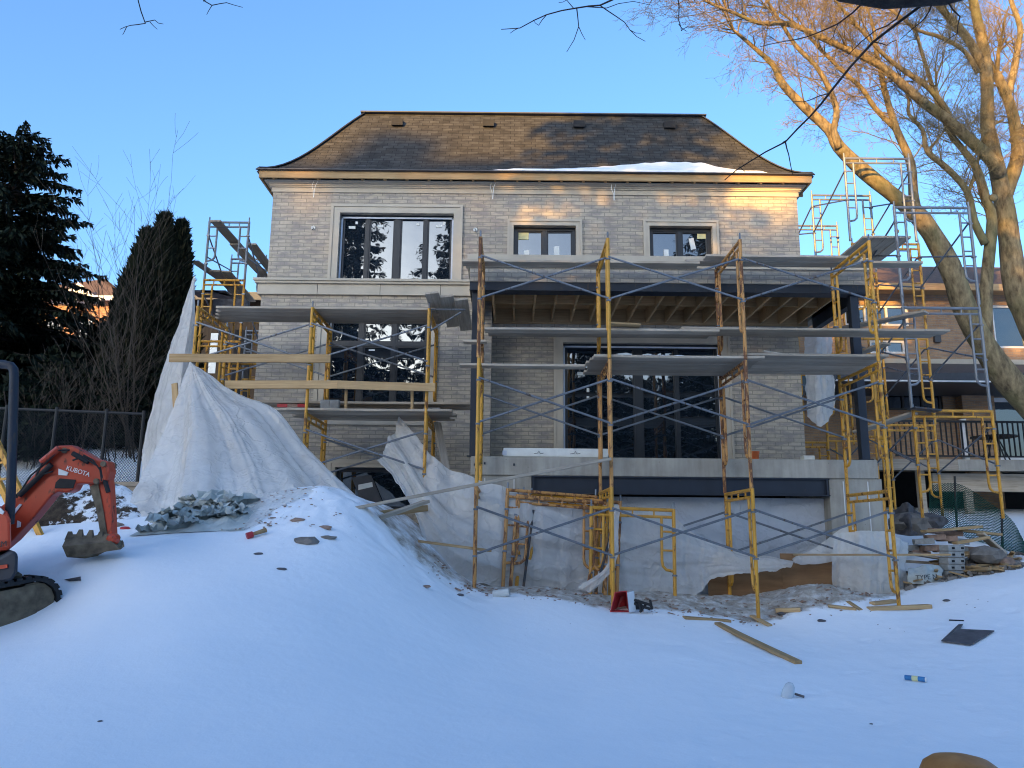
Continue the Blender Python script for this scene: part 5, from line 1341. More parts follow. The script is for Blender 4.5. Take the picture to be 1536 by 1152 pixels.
# slew ring and crawler track
m=prof_px([(-150,930),(30,930),(80,915),(75,955),(-150,985)],8.35,.5,.72); part('slew_ring',m,M['mud_steel'],ex)
ax=Vector((.60,.76,.17)).normalized(); tip=P(196/2.4,480+1000/2.4,8.72)+Vector((0,0,.02)); sw=Vector((ax.y,-ax.x,0)).normalized()
def track(off,label=None):
    Lt=1.7; rt=.25; wt=.30; m=MB(); up=sw.cross(ax).normalized(); 
    if up.z<0: up=-up
    C1=tip-ax*rt+off; C0=C1-ax*Lt; out=[]
    for i in range(11): a=-math.pi/2+math.pi*i/10; out.append(C1+ax*rt*math.cos(a)+up*rt*math.sin(a))
    for i in range(11): a=math.pi/2+math.pi*i/10; out.append(C0+ax*rt*math.cos(a)+up*rt*math.sin(a))
    n=len(out); inn=[]
    for k,p in enumerate(out):
        c=C1 if k<11 else C0; inn.append(c+(p-c)*.86)
    for k in range(n):
        a,b=out[k],out[(k+1)%n]; ai,bi=inn[k],inn[(k+1)%n]
        m.quad(a-sw*wt/2,a+sw*wt/2,b+sw*wt/2,b-sw*wt/2)
        for s in (-1,1): m.quad(a+sw*s*wt/2,b+sw*s*wt/2,bi+sw*s*wt/2,ai+sw*s*wt/2)
        m.quad(ai-sw*wt/2,bi-sw*wt/2,bi+sw*wt/2,ai+sw*wt/2)
    t=part('track',m,M['black'],ex)
    # rubber lugs
    per=[]; 
    for k in range(n):
        a,b=out[k],out[(k+1)%n]; d=(b-a).length; q=max(1,int(d/.085))
        for j in range(q): per.append((a.lerp(b,(j+.5)/q),(b-a).normalized()))
    for k,(p,d) in enumerate(per):
        nn=d.cross(sw).normalized(); c=C1 if (p-C1).length<(p-C0).length else C0
        if nn.dot(p-((C0+C1)/2+ax*((p-(C0+C1)/2).dot(ax))))<0: nn=-nn
        l=MB(); l.hexa([p+sw*a_*wt*.5+d*b_*.026+nn*c_ for c_ in (-.004,.024) for a_,b_ in ((-1,-1),(1,-1),(1,1),(-1,1))]); part('track_lug',l,M['black'],t)
    for s in (0,.25,.5,.75,1):
        l=MB(); q=C1.lerp(C0,s); r_=.205 if s in (0,1) else .075; q=q if s in (0,1) else q-up*.06
        l.tube([q-sw*.11,q+sw*.11],r_,14); part('track_wheel',l,M['mud_steel'],t)
    l=MB(); l.bar(C1+ax*.02,C0+ax*.02,.24,.36,up); part('track_beam',l,M['mud_steel'],t)
track(Vector((0,0,0))); track(-sw*1.0)
# dark heap of dug earth with snow on it behind the machine
m=MB(); rows=[]; c0=P(120,770,11.9)
for i in range(60):
    r=[]
    for j in range(30):
        u=i/59*2-1; v=j/29*2-1; x=c0.x+u*1.25; y=c0.y+v*.75; q=Vector((x,y,1.7)); w_=.25*mnoise.noise(q*1.8+Vector((9,0,0))); e=max(0,1-abs(u*(1+w_))**1.8)*max(0,1-abs(v*(1-w_))**1.8)
        r.append(Vector((x,y,gz(x,y)-.02+e*(.50+.20*mnoise.noise(q*1.5)+.10*mnoise.noise(q*4)+.05*mnoise.noise(q*9)))))
    rows.append(r)
m.grid(rows)
eh=empty('earth_heap',(c0.x,c0.y,gz(c0.x,c0.y)),'dark heap of dug earth with patches of snow behind the excavator arm','earth heap'); part('soil',m,M['earth_snow'],eh)
# ladder behind the machine
ld=empty('ladder',P(40,800,10.8),'yellow ladder leaning behind the excavator','ladder')
a0,a1=P(62,806,10.6),P(-8,655,10.9); b0,b1=P(36,806,10.9),P(-30,660,11.2)
for a,b in ((a0,a1),(b0,b1)): m=MB(); m.bar(a,b,.05,.075); part('rail',m,M['yellow'],ld)
for k in range(6):
    s=.1+k*.16; m=MB(); m.tube([a0.lerp(a1,s),b0.lerp(b1,s)],.018,6); part('rung',m,M['yellow'],ld)
# ================================================================== FENCES
def mesh_panel(m,f,nu,nv,r,diag=True):
    """wire mesh on the surface f(u,v)"""
    if diag:
        n=nu+nv
        for k in range(-nv,nu+1):
            for sg in (1,-1):
                pts=[]
                for j in range(0,nv+1):
                    i=k+j if sg>0 else k+nv-j
                    if 0<=i<=nu: pts.append(f(i/nu,j/nv))
                if len(pts)>1: m.tube(pts,r,3,False)
fe=empty('chain_link_fence',P(100,755,13.6),'black chain link fence in front of the dark evergreens','fence')
FA,FB_=P(-160,606,13.2),P(216,621,14.0); hgt=1.62
def fz(u): p=FA.lerp(FB_,u); return p
m=MB(); m.tube([fz(i/10) for i in range(11)],.024,7); part('top_rail',m,M['mesh_black'],fe)
for u in (.0,.22,.44,.64,.845,1.0):
    p=fz(u); m=MB(); m.tube([p-Vector((0,0,hgt+.25)),p+Vector((0,0,.06))],.032,8); part('post',m,M['mesh_black'],fe)
m=MB(); mesh_panel(m,lambda u,v: fz(u)-Vector((0,0,.02+hgt*v)),88,30,.0042); part('wire_mesh',m,M['mesh_black'],fe)
gn=empty('safety_net',P(1470,800,15.5),'green plastic safety netting strung on the right of the rubble pile','netting')
top=[P(*q) for q in ((1395,728,16.8),(1440,726,16.2),(1490,758,15.5),(1520,785,15.0),(1545,830,14.4),(1580,850,13.8))]; bot=[P(*q) for q in ((1395,790,16.8),(1440,800,16.2),(1490,850,15.2),(1520,885,14.4),(1550,905,13.8),(1590,930,13.2))]
tA=catmull([tuple(p) for p in top],60); bA=catmull([tuple(p) for p in bot],60)
def fn(u,v):
    i=min(58,int(u*59)); t=u*59-i; a=Vector(tA[i]).lerp(Vector(tA[i+1]),t); b=Vector(bA[i]).lerp(Vector(bA[i+1]),t); q=a.lerp(b,v); return q+Vector((0,.10*mnoise.noise(q*1.3),0))
m=MB(); mesh_panel(m,fn,60,22,.0065); part('net',m,M['mesh_green'],gn)
for u in (.18,.48,.82):
    m=MB(); m.tube([fn(u,0)+Vector((0,.03,.15)),fn(u,1)+Vector((0,.03,-.3))],.022,6); part('stake',m,M['mesh_black'],gn)
# ================================================================== NEIGHBOURING HOUSES
NY=22.0
nb=empty('tan_brick_house',(P(1400,700,NY).x,NY,gz(14,22)),'neighbouring tan brick house with brown roof and a raised deck','house')
nx0,nx1=Xp(1195,500,NY),Xp(1800,500,NY); ze=Z_(1400,440,NY); zl=Z_(1400,545,NY)
wins=[rect(1268,458,1362,488,NY),rect(1306,510,1358,530,NY),rect(1494,458,1580,522,NY)]
m=MB(); wall_holes(m,nx0,nx1,zl,ze,NY,wins,.15); m.quad((nx0,NY,zl),(nx0,NY,ze),(nx0,NY+9,ze),(nx0,NY+9,zl)); part('upper_wall',m,M['brick_tan'],nb)
lw=[rect(1328,582,1412,615,NY+.4),rect(1490,597,1560,690,NY+.4)]
m=MB(); wall_holes(m,nx0,nx1,-.5,zl,NY+.4,lw,.15); m.quad((nx0,NY+.4,-.5),(nx0,NY+.4,zl),(nx0,NY+9,zl),(nx0,NY+9,-.5)); part('lower_wall',m,M['brick_tan'],nb)
def nwin(h,y,parent,mat='white',mull=0,fw=.07):
    x0,x1,z0,z1=h; f=MB(); yf=y+.05
    f.box(x0,x0+fw,yf,yf+.08,z0,z1); f.box(x1-fw,x1,yf,yf+.08,z0,z1); f.box(x0+fw,x1-fw,yf,yf+.08,z1-fw,z1); f.box(x0+fw,x1-fw,yf,yf+.08,z0,z0+fw)
    for k in range(mull): xm_=x0+(x1-x0)*(k+1)/(mull+1); f.box(xm_-.03,xm_+.03,yf+.002,yf+.078,z0+fw,z1-fw)
    w=part('window',f,M[mat],parent); g=MB(); g.box(x0+fw*.8,x1-fw*.8,yf+.045,yf+.06,z0+fw*.8,z1-fw*.8); part('pane',g,M['glass'],w); return w
for h,mu in zip(wins,(2,1,1)): nwin(h,NY,nb,mull=mu)
nwin(lw[0],NY+.4,nb,'frame',2); nwin(lw[1],NY+.4,nb,'white',0,.12)
m=MB(); za=Z_(1400,400,NY+3.6); y0=NY-.6
m.hexa([(nx0-.5,y0,ze+.05),(nx1+.5,y0,ze+.05),(nx1+.5,NY+9.6,ze+.05),(nx0-.5,NY+9.6,ze+.05),(nx0+2.5,NY+3.6,za),(nx1+.4,NY+3.6,za),(nx1+.4,NY+5.4,za),(nx0+2.5,NY+5.4,za)])
rf=part('roof',m,M['roof_brown'],nb)
m=MB(); m.box(nx0-.5,nx1+.5,y0-.1,y0-.002,ze-.12,ze+.08); part('gutter',m,M['wood_joist'],rf)
m=MB(); m.box(nx0-.48,nx1+.5,y0,NY-.004,ze-.05,ze+.045); part('soffit',m,M['wood_joist'],rf)
m=MB(); m.box(nx0,nx1,NY-.06,NY-.003,zl-.02,zl+.12); part('sill_band',m,M['stone'],nb)
zf=Z_(1400,572,NY-1.6)
m=MB(); m.hexa([(nx0,NY-1.7,zf-.05),(nx1,NY-1.7,zf-.05),(nx1,NY+.38,zf-.05),(nx0,NY+.38,zf-.05),(nx0,NY-1.7,zf+.22),(nx1,NY-1.7,zf+.22),(nx1,NY-.07,zl-.03),(nx0,NY-.07,zl-.03)]); cp_=part('canopy_roof',m,M['awning'],nb)
m=MB(); m.box(nx0,nx1,NY-1.76,NY-1.702,zf-.04,zf+.0); part('drip_strip',m,M['white'],cp_)
c=P(1404,506,NY); m=MB(); m.box(c.x-.09,c.x+.09,NY-.1,NY-.003,c.z-.16,c.z+.16); part('wall_vent',m,M['awning'],nb)
c=P(1468,585,NY+.3); m=MB(); m.lathe([(.06,-.17),(.11,-.1),(.11,.08),(.05,.15)],(c.x,NY+.28,c.z),10); part('wall_lantern',m,M['awning'],nb)
a=Xp(1440,600,NY+.2); b=Xp(1488,600,NY+.2); m=MB(); m.box(a,b,NY+.1,NY+.395,-.5,zf-.06); part('brick_pier',m,M['brick_tan'],nb)
# deck
DYf=19.2; zd=Z_(1480,690,DYf); dx0=Xp(1312,700,DYf); dx1=Xp(1760,700,DYf)
m=MB(); m.box(dx0,dx1,DYf+.05,NY+.39,zd-.05,zd); dk=part('deck',m,M['wood_old'],nb)
xw=Xp(1438,700,DYf)
m=MB(); m.box(xw,dx1,DYf,DYf+.045,zd-.27,zd+.01); part('deck_fascia',m,M['concrete'],dk)
m=MB(); m.box(dx0,xw-.01,DYf+.0,DYf+.045,zd-.27,zd+.01); part('deck_fascia',m,M['wood_old'],dk)
m=MB(); m.box(xw-.4,dx1,DYf+.5,DYf+.6,zd-.75,zd-.3); part('deck_beam',m,M['wood_old'],dk)
for px in (1455,1385,1560): 
    x=Xp(px,750,DYf+.5); m=MB(); m.box(x-.09,x+.09,DYf+.5,DYf+.62,gz(x,DYf+.5)-.2,zd-.76 if px!=1385 else zd-.06); part('deck_post',m,M['wood_old'],dk)
zr=zd+1.0; m=MB(); m.box(dx0+.6,dx1,DYf+.08,DYf+.14,zr-.05,zr); m2=MB(); m2.box(dx0+.6,dx1,DYf+.09,DYf+.13,zd+.08,zd+.12)
r_=part('railing',m,M['mesh_black'],dk); part('bottom_rail',m2,M['mesh_black'],r_)
x=dx0+.62
while x<dx1:
    if x<Xp(1570,700,DYf): m=MB(); m.box(x-.014,x+.014,DYf+.095,DYf+.125,zd+.122,zr-.052); part('baluster',m,M['mesh_black'],r_)
    x+=.13
for px in (1446,1330): x=Xp(px,650,DYf+.2); m=MB(); m.box(x-.06,x+.06,DYf+.15,DYf+.27,zd,zr+.05); part('deck_column',m,M['white'] if px==1446 else M['mesh_black'],dk)
m=MB(); m.quad((dx0-1.5,NY+.3,-.5),(dx1,NY+.3,-.5),(dx1,NY+.3,zd-.06),(dx0-1.5,NY+.3,zd-.06)); part('underdeck_shade_sheet',m,M['dark'],nb)  # near-black sheet before the brick stands in for shade under the deck
t=empty('patio_table',P(1490,648,20.2),'dark round patio table with a chair on the neighbour deck','table'); q=Vector((Xp(1490,650,20.3),20.3,zd))
m=MB(); m.lathe([(.55,.70),(.55,.73)],q,20); part('table_top',m,M['mesh_black'],t)
for a in range(4): m=MB(); m.tube([q+Vector((.1*math.cos(a*1.57),.1*math.sin(a*1.57),.7)),q+Vector((.42*math.cos(a*1.57),.42*math.sin(a*1.57),0))],.018,6); part('leg',m,M['mesh_black'],t)
# left neighbour, far behind the trees
ob=empty('orange_brick_house',P(110,600,34),'sunlit orange brick house glimpsed behind the dark spruce','house'); LY=34.0
x0,x1=Xp(-40,500,LY),Xp(182,500,LY); z1=Z_(110,452,LY); m=MB()
lh=[rect(60,478,92,520,LY),rect(112,478,140,520,LY)]
wall_holes(m,x0,x1,1.0,z1,LY,lh,.15); m.quad((x1,LY,1.0),(x1,LY+8,1.0),(x1,LY+8,z1),(x1,LY,z1)); part('wall',m,M['brick_red'],ob)
for h in lh: nwin(h,LY,ob)
m=MB(); zt=Z_(120,418,LY+4); m.hexa([(x0-.5,LY-.5,z1),(x1+.5,LY-.5,z1),(x1+.5,LY+8.5,z1),(x0-.5,LY+8.5,z1),(x0+3.5,LY+4,zt),(x1-3.6,LY+4,zt),(x1-3.6,LY+4.2,zt),(x0+3.5,LY+4.2,zt)]); rr=part('roof',m,M['roof_brown'],ob)
m=MB(); m.box(x0-.5,x1+.5,LY-.62,LY-.502,z1-.1,z1+.1); part('gutter',m,M['white'],rr)
m=MB(); gxx=x1-2.2; m.prism([(gxx-1.3,LY-.04,z1-.12),(gxx+1.3,LY-.04,z1-.12),(gxx,LY-.04,z1+.9)],(0,.04,0)); part('gable',m,M['white'],ob)
# low brown outbuilding seen through the side scaffold
sb=empty('brown_outbuilding',P(345,600,26),'low brown boarded outbuilding seen through the left side scaffold','shed'); SY=26.0
x0,x1=Xp(262,500,SY),Xp(500,500,SY); zt=Z_(340,446,SY); m=MB(); m.box(x0,x1,SY,SY+4,0.3,zt); part('wall',m,M['shed_wall'],sb)
m=MB(); m.hexa([(x0-.4,SY-.5,zt),(x1+.4,SY-.5,zt),(x1+.4,SY+4.4,zt),(x0-.4,SY+4.4,zt),(x0+.9,SY+1.9,zt+.55),(x1,SY+1.9,zt+.55),(x1,SY+2.1,zt+.55),(x0+.9,SY+2.1,zt+.55)]); part('roof',m,M['slate'],sb)
m=MB(); m.box(x0-.42,x1+.42,SY-.56,SY-.502,zt-.25,zt+.03); part('fascia',m,M['wood_joist'],sb)
for px0,px1,y0,y1,l in ((312,328,500,560,'sticker'),(345,378,495,600,'dark')):
    h=rect(px0,y0,px1,y1,SY); m=MB(); m.box(h[0],h[1],SY-.03,SY-.002,h[2],h[3]); part('door' if l=='dark' else 'pale_panel',m,M[l],sb)
# ================================================================== LOOSE THINGS
GW='loose lumber around the porch'
def on(px,py,dz=.02,Y0=12): p=G(px,py,Y0); return Vector((p.x,p.y,p.z+dz))
plank(P(514,766,11.15)+Vector((0,0,.0)),P(914,689,11.9),.19,.045,'wood_old','long weathered plank sloping from the snow mound up to the second stack',GW)
plank(P(566,778,11.5),P(640,752,12.2),.15,.05,'wood_old','short plank end buried in the mound under the long sloping one',GW)
plank(P(560,772,11.9),P(655,760,13.2),.05,.10,'wood_new','orange brown board behind the long sloping plank',GW)
plank(on(628,822,.10),P(735,826,12.2),.2,.04,'wood_new','pale board poking out of the bank toward the first stack',GW)
lum=[((1076,938),(1198,996),.10,.045,'long pale stud lying diagonally on the snow in front'),((1026,929),(1094,933),.14,.04,'short pale board half buried left of the third stack'),((1128,926),(1155,940),.09,.03,'pale stake leaning at the foot of the third stack'),
     ((1164,918),(1201,916),.12,.06,'stubby lumber offcut on the dirty snow'),((1242,911),(1284,915),.11,.04,'pale wedge shaped offcut on the dirty snow'),((1303,916),(1395,911),.12,.06,'pale stud lying at the foot of the right stack'),((1308,908),(1342,903),.10,.05,'short offcut behind the stud at the right stack'),((1272,905),(1292,917),.07,.03,'thin splinter beside the wedge shaped offcut')]
for (a,b,w,t,l) in lum: plank(on(*a,.025),on(*b,.015),w,t,'wood_new',l,GW)
# package and bits on the porch slab
m=MB(); a=P(755,680,13.9); b=P(912,668,13.9); m.box(a.x,b.x,13.85,14.1,1.345,1.345+.155); pk=empty('long_package',((a.x+b.x)/2,13.97,1.335),'long white wrapped package lying on the porch slab','package'); part('wrapping',m,M['sticker'],pk,bevel=.01)
for k,(x0_,x1_) in enumerate(((.55,.72),(1.2,1.38))):
    m=MB(); m.tube([(a.x+x0_,13.842,1.40),(a.x+(x0_+x1_)/2-.02,13.842,1.41),(a.x+(x0_+x1_)/2,13.842,1.45),(a.x+(x0_+x1_)/2+.03,13.842,1.40),(a.x+x1_,13.842,1.41)],.004,4); part('printed_line',m,M['dark_decal'],pk)
m=MB(); m.box(a.x-.015,a.x+.06,13.842,13.847,1.365,1.45); part('tape',m,M['trim_grey'],pk)
m=MB(); m.box(a.x+1.72,a.x+1.78,13.842,13.847,1.36,1.49); part('tape',m,M['dark_decal'],pk)
p=P(1131,690,14.6); m=MB(); m.lathe([(.08,0),(.105,.20),(.11,.20),(.11,.22)],(p.x,14.6,1.335),14); tag(m.build('orange_bucket',M['orange']),'small orange bucket on the porch slab by the third stack','bucket')
p=P(1211,688,14.2); m=MB(); m.box(p.x-.10,p.x+.10,14.1,14.3,1.335,1.44); tag(m.build('white_block',M['sticker'],bevel=.008),'white block on the right end of the porch slab','block')
# red wheelbarrow tipped in the snow
wb=empty('tipped_wheelbarrow',on(935,912,0),'red wheelbarrow tipped on its side by the second stack','wheelbarrow')
p=P(932,908,11.75); m=MB(); tb=[P(915,918,11.7),P(922,888,11.75),P(940,886,11.8),P(945,918,11.8)]; tq=[P(925,914,12.0),P(930,893,12.05),P(938,892,12.05),P(941,914,12.05)]
for i in range(4): m.quad(tb[i],tb[(i+1)%4],tq[(i+1)%4],tq[i])
m.quad(*tq); o=part('tray',m,M['red_plastic'],wb); o.modifiers.new('s','SOLIDIFY').thickness=.012
m=MB(); m.prism([P(941,889,11.7),P(951,886,11.75),P(954,917,11.75),P(944,919,11.7)],(0,.05,0)); part('grey_panel',m,M['clear'],wb)
for a,b in (((951,900),(978,908)),((951,905),(976,914)),((958,901),(962,918)),((970,905),(960,918)),((975,900),(978,914))):
    m=MB(); m.tube([P(*a,11.75),P(*b,11.7)],.02,6); part('frame_tube',m,M['black'],wb)
m=MB(); m.lathe([(.05,-.03),(.10,-.02),(.10,.02),(.05,.03)],P(955,912,11.95),14,Matrix.Rotation(R(90),3,'X')); part('wheel',m,M['black'],wb)
m=sheet([[(918,756,12.75),(924,757,12.7),(930,758,12.75)],[(915,800,12.6),(921,800,12.55),(928,802,12.6)],[(908,850,12.5),(915,850,12.45),(921,852,12.5)],[(866,880,12.4),(875,884,12.35),(885,890,12.4)]],20,50,[(2,.02,-1)],33,.02)
tag(m.build('plastic_strip',M['poly'],smooth=True),'twisted strip of clear plastic hanging on the leaning stack','plastic sheet',GS)
# splinters, gravel and brick crumbs trodden into the dirty snow
rg=random.Random(77); m=MB()
for k in range(420):
    px=rg.uniform(640,1340); x=P(px,900,12).x; ye=np.interp(x,bx,by); y=ye+rg.triangular(-.25,1.5,.15)
    if y>13.4: continue
    s=rg.uniform(.008,.03); l=s*rg.choice([1,1.3,1.6,4]); m.cbox((x,y,gz(x,y)+s*.2+mnoise.noise((x*.55,y*.55,3.1))*.035),l,s,s*rg.uniform(.3,.8),Matrix.Rotation(rg.uniform(0,6.28),3,'Z')@Matrix.Rotation(rg.uniform(-.4,.4),3,'Y'))
for k in range(160):
    q=P(rg.gauss(455,45),0,1); x=q.x*10.9; y=rg.uniform(10.3,11.4); s=rg.uniform(.008,.028); m.cbox((x,y,gz(x,y)+.02),s*rg.choice([1,1.5,3]),s,s*.5,Matrix.Rotation(rg.uniform(0,6.28),3,'Z'))
tag(m.build('scattered_debris',M['clay']),'splinters and brick crumbs scattered over the dirty snow along the porch','debris',kind='stuff')
# small litter on the snow
def lay(m,name,mat,label,cat,**k): return tag(m.build(name,M[mat],**k),label,cat)
m=MB(); q=on(752,895,.05); m.lathe([(.055,-.12),(.055,.12),(.045,.12),(.045,-.1)],q,14,Matrix.Rotation(R(80),3,'Y')@Matrix.Rotation(.2,3,'X')); lay(m,'pipe_offcut','pvc','white pipe offcut lying on the snow before the first stack','pipe')
q=on(1373,1022,.03); tubo=empty('caulk_tube',q,'small blue tube with a yellow band on the snow','tube'); ax_=Matrix.Rotation(R(90),3,'Y'); RM=Matrix.Rotation(-.7,3,'Z')@ax_
m=MB(); m.lathe([(.026,-.10),(.026,.10)],q,14,RM); part('barrel',m,M['blue_can'],tubo)
m=MB(); m.lathe([(.0268,-.03),(.0268,.03)],q,14,RM); part('band',m,M['tag_yellow'],tubo)
m=MB(); m.lathe([(.028,.10),(.028,.108),(.012,.112)],q,14,RM); part('cap',m,M['white'],tubo)
q=on(1180,1046,.0); cup=empty('plastic_cup',q,'milky plastic cup stuck in the snow','cup'); m=MB(); m.lathe([(.055,-.02),(.06,.05),(.045,.12),(.02,.15)],q,14,Matrix.Rotation(.35,3,'Y')); part('body',m,M['clear'],cup,smooth=True)
m=MB(); m.tube([q+Vector((.09,.02,.03)),q+Vector((.17,-.02,.01))],.012,6); part('straw',m,M['slate'],cup)
m=MB(); qs=[on(1412,964,.015),on(1438,940,.02),on(1445,943,.05),(on(1440,947,.02)),on(1492,950,.025),on(1456,970,.015)]; m.prism([Vector((p.x,p.y,p.z)) for p in qs],(0,0,.012)); lay(m,'shingle_sheet','slate','dark grey shingle sheet lying on the snow at right','sheet')
m=MB(); m.tube([on(1424,932,.015),on(1446,933,.015)],.012,5); lay(m,'dark_stick','black','thin dark stick behind the shingle sheet','stick')
def chip(px,py,s,mat,label,name='stone',cat='stone',grp='stones and brick bits on the mound',flat=.5):
    q=on(px,py,s*.1); m=MB(); bm=bmesh.new(); bmesh.ops.create_icosphere(bm,subdivisions=2,radius=s)
    for v in bm.verts: v.co=Vector((v.co.x*1.4,v.co.y,v.co.z*flat))*(1+.35*mnoise.noise(v.co/s*1.3+Vector((px,py,0))))+q
    m.v=[v.co.copy() for v in bm.verts]; m.f=[tuple(v.index for v in f.verts) for f in bm.faces]; bm.free()
    return tag(m.build(name,M[mat]),label,cat,grp)
for a in [(460,813,.12,'stone_grey','flat grey stone, larger of two on the mound face'),(492,808,.075,'stone_grey','flat grey stone, smaller of two on the mound face'),(447,781,.07,'clay','brick chip high on the mound below the skirt'),(488,792,.06,'clay','brick chip right of the higher chip on the mound'),
          (422,855,.05,'slate','dark slat bit lying low on the snow slope'),(388,832,.045,'slate','small dark chip below the plastic skirt'),(150,1083,.02,'slate','tiny dark speck in the lower left snow'),(171,789,.09,'clay','brown lump beside the bucket'),(188,793,.05,'red_plastic','small red lump right of the bucket'),
          (360,738,.09,'clay','reddish rubble showing through the plastic, left'),(385,731,.07,'clay','reddish rubble showing through the plastic, right'),(1172,921,.05,'slate','dark wet lump on the dirty snow near the third stack'),(1233,932,.05,'slate','dark bit at the snow edge right of the third stack'),(690,893,.04,'slate','dark chip at the snow edge before the first stack'),(640,880,.04,'clay','brown chip on the bank below the mound'),(1420,901,.04,'slate','dark chip on the snow below the block stack'),
          (1307,1086,.012,'slate','tiny dark speck in the lower right snow')]: chip(*a)
m=MB(); m.prism([on(96,872,.02),on(120,874,.02),on(118,879,.10),on(104,876,.03)],(0,.02,.0)); lay(m,'dark_scrap','slate','dark folded scrap on the snow in front of the bucket','scrap')
hm=empty('hammer',on(385,806,.03),'hammer with a red head end lying below the plastic skirt','hammer'); a=on(370,810,.05); b=on(399,802,.06)
m=MB(); m.tube([a,b],[.02,.03],8); part('handle',m,M['wood_new'],hm); m=MB(); m.tube([a+(a-b)*.02,a+(b-a)*.3],[.042,.04],8); part('grip',m,M['red_plastic'],hm)
# rubble and masonry on the right
GM='rubble pile right of the porch'
for k in range(5):
    c=P(1429,868-k*8.6,13.4); c.z=gz(c.x,13.4)+.08+k*.105
    b=empty('concrete_block',(c.x,c.y,c.z-.05),'grey concrete block, %s in the stack by the rubble'%('lowest','second','third','fourth','topmost')[k],'block',GM)
    rz=Matrix.Rotation(random.uniform(-.06,.06)+.3,3,'Z')
    m=MB(); m.cbox(c,.36,.19,.098,rz); part('block_body',m,M['cinder'],b,bevel=.006)
    for dx in (-.1,.1): m=MB(); m.cbox(c+rz@Vector((dx,-.094,0)),.09,.006,.035); part('core_hole',m,M['dark'],b)
rg=random.Random(4)
locs=[(1385,812),(1402,806),(1420,808),(1438,812),(1395,822),(1415,824),(1436,826),(1380,830),(1452,824),(1368,822),(1428,800),(1408,797)]
for k,(px,py) in enumerate(locs):
    c=P(px,py,13.9+.02*k); m=MB(); m.cbox(c,.32,.16,.095,Matrix.Rotation(rg.uniform(-.35,.35),3,'Z')@Matrix.Rotation(rg.uniform(-.1,.1),3,'Y'))
    tag(m.build('clay_brick',M['clay'] if k%3 else M['cinder'],bevel=.006),'%s brick in the rubble heap, %s'%('brown' if k%3 else 'grey',('left end of the upper row','left of centre in the upper row','right of centre in the upper row','right end of the upper row','left end of the middle row','centre of the middle row','right end of the middle row','far left of the lowest row','far right by the split boards','far left just below the upper row','on top, right of the peak','on top at the peak')[k]),'brick','loose bricks in the rubble heap')
names=['long board across the top of the rubble','board sticking out right of the rubble','short thick offcut right of the brick heap','split board under the brick heap','thin strip over the brick heap','board end lowest in the rubble','wide board leaning right of the rubble','pale board at the back of the rubble','pale batten at the right end of the rubble','dark board beneath the block stack']
for k,((a,b),l) in enumerate(zip([((1365,830),(1440,842)),((1432,815),(1482,806)),((1450,830),(1478,826)),((1360,842),(1420,846)),((1385,797),(1470,790)),((1395,858),(1470,848)),((1470,800),(1505,830)),((1440,795),(1500,802)),((1462,838),(1515,858)),((1365,868),(1420,862))],names)):
    plank(P(*a,13.6+.05*k),P(*b,13.7+.06*k),rg.uniform(.12,.2),.045,'wood_new' if k in (1,2,4,7,8) else 'wood_old',l,GM,'board')
for k,a in enumerate([(1480,835,.20,'stone_grey'),(1462,860,.18,'stone_grey'),(1500,845,.16,'clay'),(1470,880,.12,'clay'),(1445,878,.14,'stone_grey'),(1375,880,.14,'slate'),(1490,865,.11,'stone_grey'),(1515,850,.15,'stone_grey'),(1345,865,.16,'slate'),(1365,790,.30,'stone_grey'),(1395,785,.22,'slate')]):
    c=P(a[0],a[1],13.5+.06*k if a[1]>800 else 15.2); o=chip(1200,900,a[2],a[3],['brown rock at the top right of the rubble','grey rock right of the block stack','reddish lump at the right end of the rubble','reddish lump lowest in the rubble','grey lump right under the block stack','dark lump left of the block stack','grey lump on the rubble slope','grey rock next to the safety net','dark lump by the plastic wrapped pier','big grey lump behind the brick heap','dark covered lump behind the brick heap'][k],'rubble_lump','rubble',GM,.7); o.location=c-Vector((0,0,a[2]*.6))
m=sheet([[(1362,850,13.3),(1390,846,13.25),(1414,850,13.35)],[(1362,862,13.15),(1390,862,13.1),(1414,864,13.2)],[(1362,876,13.15),(1390,876,13.1),(1412,874,13.2)]],30,20,[(2,.02,-1)],41,.025)
bg_=empty('mortar_bag',P(1388,876,13.2),'crumpled grey mortar bag with printed letters left of the block stack','bag'); o=part('bag_skin',m,M['tarp_grey'],bg_,smooth=True); o.modifiers.new('s','SOLIDIFY').thickness=.08
c=P(1390,866,13.02); text_mesh('lettering','TYPE N',.11,M['dark_decal'],bg_,Matrix.Translation(c)@Matrix.Rotation(R(-4),4,'Y')@Matrix.Rotation(R(90),4,'X'))
m=sheet([[(1338,768,15.5),(1365,758,15.3),(1392,772,15.5)],[(1335,785,15.2),(1365,780,14.9),(1395,785,15.2)],[(1335,800,15.2),(1365,802,14.9),(1395,800,15.2)]],30,20,[(2,.04,-1)],44,.08)
tag(m.build('covered_heap',M['slate'],smooth=True),'heap under a grey cover behind the brick pile','tarp')
rg=random.Random(31); m=MB()
for k in range(260):
    px=rg.uniform(1350,1530); Y=rg.uniform(13.0,14.6); x=P(px,800,Y).x; s=rg.uniform(.02,.075)*(1 if rg.random()<.8 else 1.5)
    z=gz(x,Y)+s*.3+.30*max(0,1-((px-1425)/70)**2)*max(0,1-((Y-13.9)/.7)**2)*rg.random()
    m.cbox((x,Y,z),s*rg.uniform(1,2.2),s,s*rg.uniform(.4,.9),Euler((rg.uniform(-.6,.6),rg.uniform(-.6,.6),rg.uniform(0,6.28))).to_matrix())
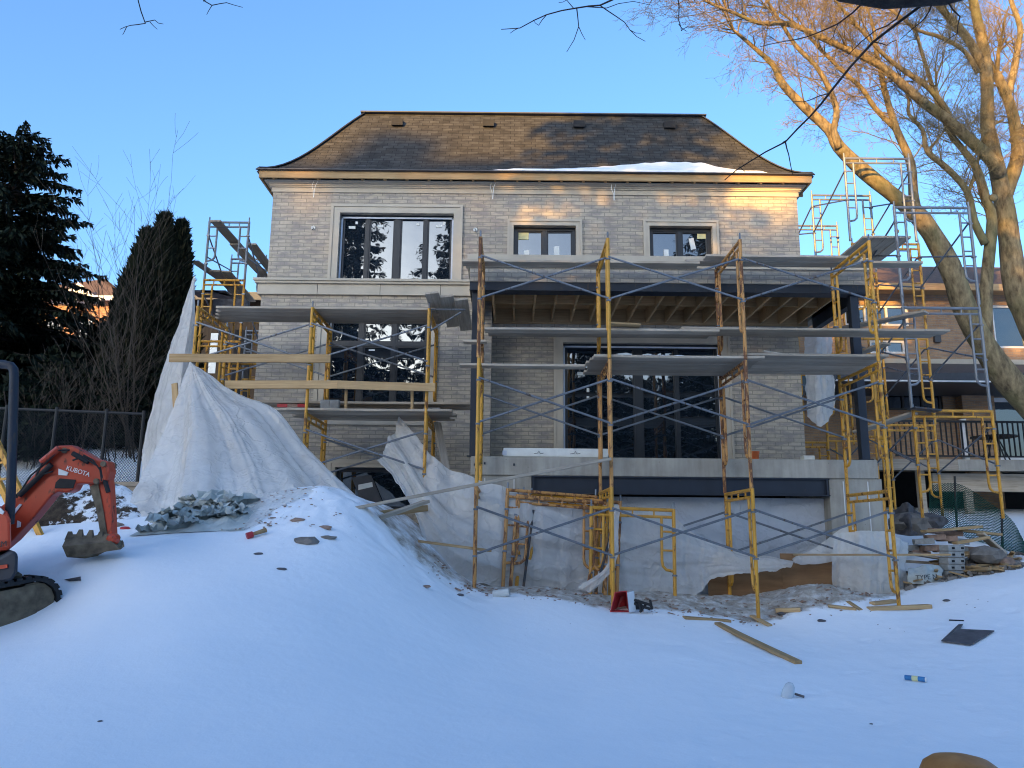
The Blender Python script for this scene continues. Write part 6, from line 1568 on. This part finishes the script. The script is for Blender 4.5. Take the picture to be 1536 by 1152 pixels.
tag(m.build('rubble_scatter',M['stone_grey']),'broken stone and brick rubble spread round the block stack','rubble',kind='stuff')
m=MB()
for k in range(70):
    px=rg.uniform(1355,1520); Y=rg.uniform(13.1,14.6); x=P(px,800,Y).x; l=rg.uniform(.15,.6)
    z=gz(x,Y)+.06+.32*max(0,1-((px-1425)/75)**2)*max(0,1-((Y-13.9)/.8)**2)*rg.random()
    m.cbox((x,Y,z),l,rg.uniform(.03,.10),.025,Euler((rg.uniform(-.3,.3),rg.uniform(-.35,.35),rg.uniform(0,6.28))).to_matrix())
tag(m.build('wood_scraps',M['wood_new']),'tangle of small wood scraps through the rubble','wood scraps',kind='stuff')
# wooden box by the left fence
c=P(198,725,13.0); m=MB(); m.box(c.x-.28,c.x+.35,12.9,13.4,c.z-.05,c.z+.02); m.box(c.x-.25,c.x+.32,12.93,13.37,c.z-.35,c.z-.052); tag(m.build('wooden_crate',M['wood_old']),'weathered low crate beside the plastic tent by the fence','crate')
m=MB(); m.hexa([P(60,790,12.0)+Vector((0,0,-.3)),P(180,790,12.0)+Vector((0,0,-.3)),P(180,760,13.2),P(60,765,13.2),P(75,745,12.4),P(165,728,12.4),P(165,728,12.8),P(75,745,12.9)]) if False else None
# round topped post near the viewer
q=P(1440,1140,2.3); r=.105; pt=empty('round_wooden_post',(q.x,q.y,gz(q.x,q.y)),'brown round topped wooden post at the bottom right corner','post')
zt=P(1440,1133,2.3).z
m=MB(); m.lathe([(r*.98,gz(q.x,q.y)-.2-zt),(r,-.16),(r,-.062)],(q.x,q.y,zt),28); part('shaft',m,M['post_wood'],pt,smooth=False)
m=MB(); m.lathe([(r,-.06),(r*.99,-.046),(r*.9,-.026),(r*.7,-.011),(r*.4,-.003),(r*.1,0)],(q.x,q.y,zt),28); part('domed_top',m,M['post_wood'],pt,smooth=True)
m=MB(); m.lathe([(r*1.015,-.075),(r*1.02,-.068),(r*1.015,-.061)],(q.x,q.y,zt),28); part('rim_band',m,M['post_rim'],pt)
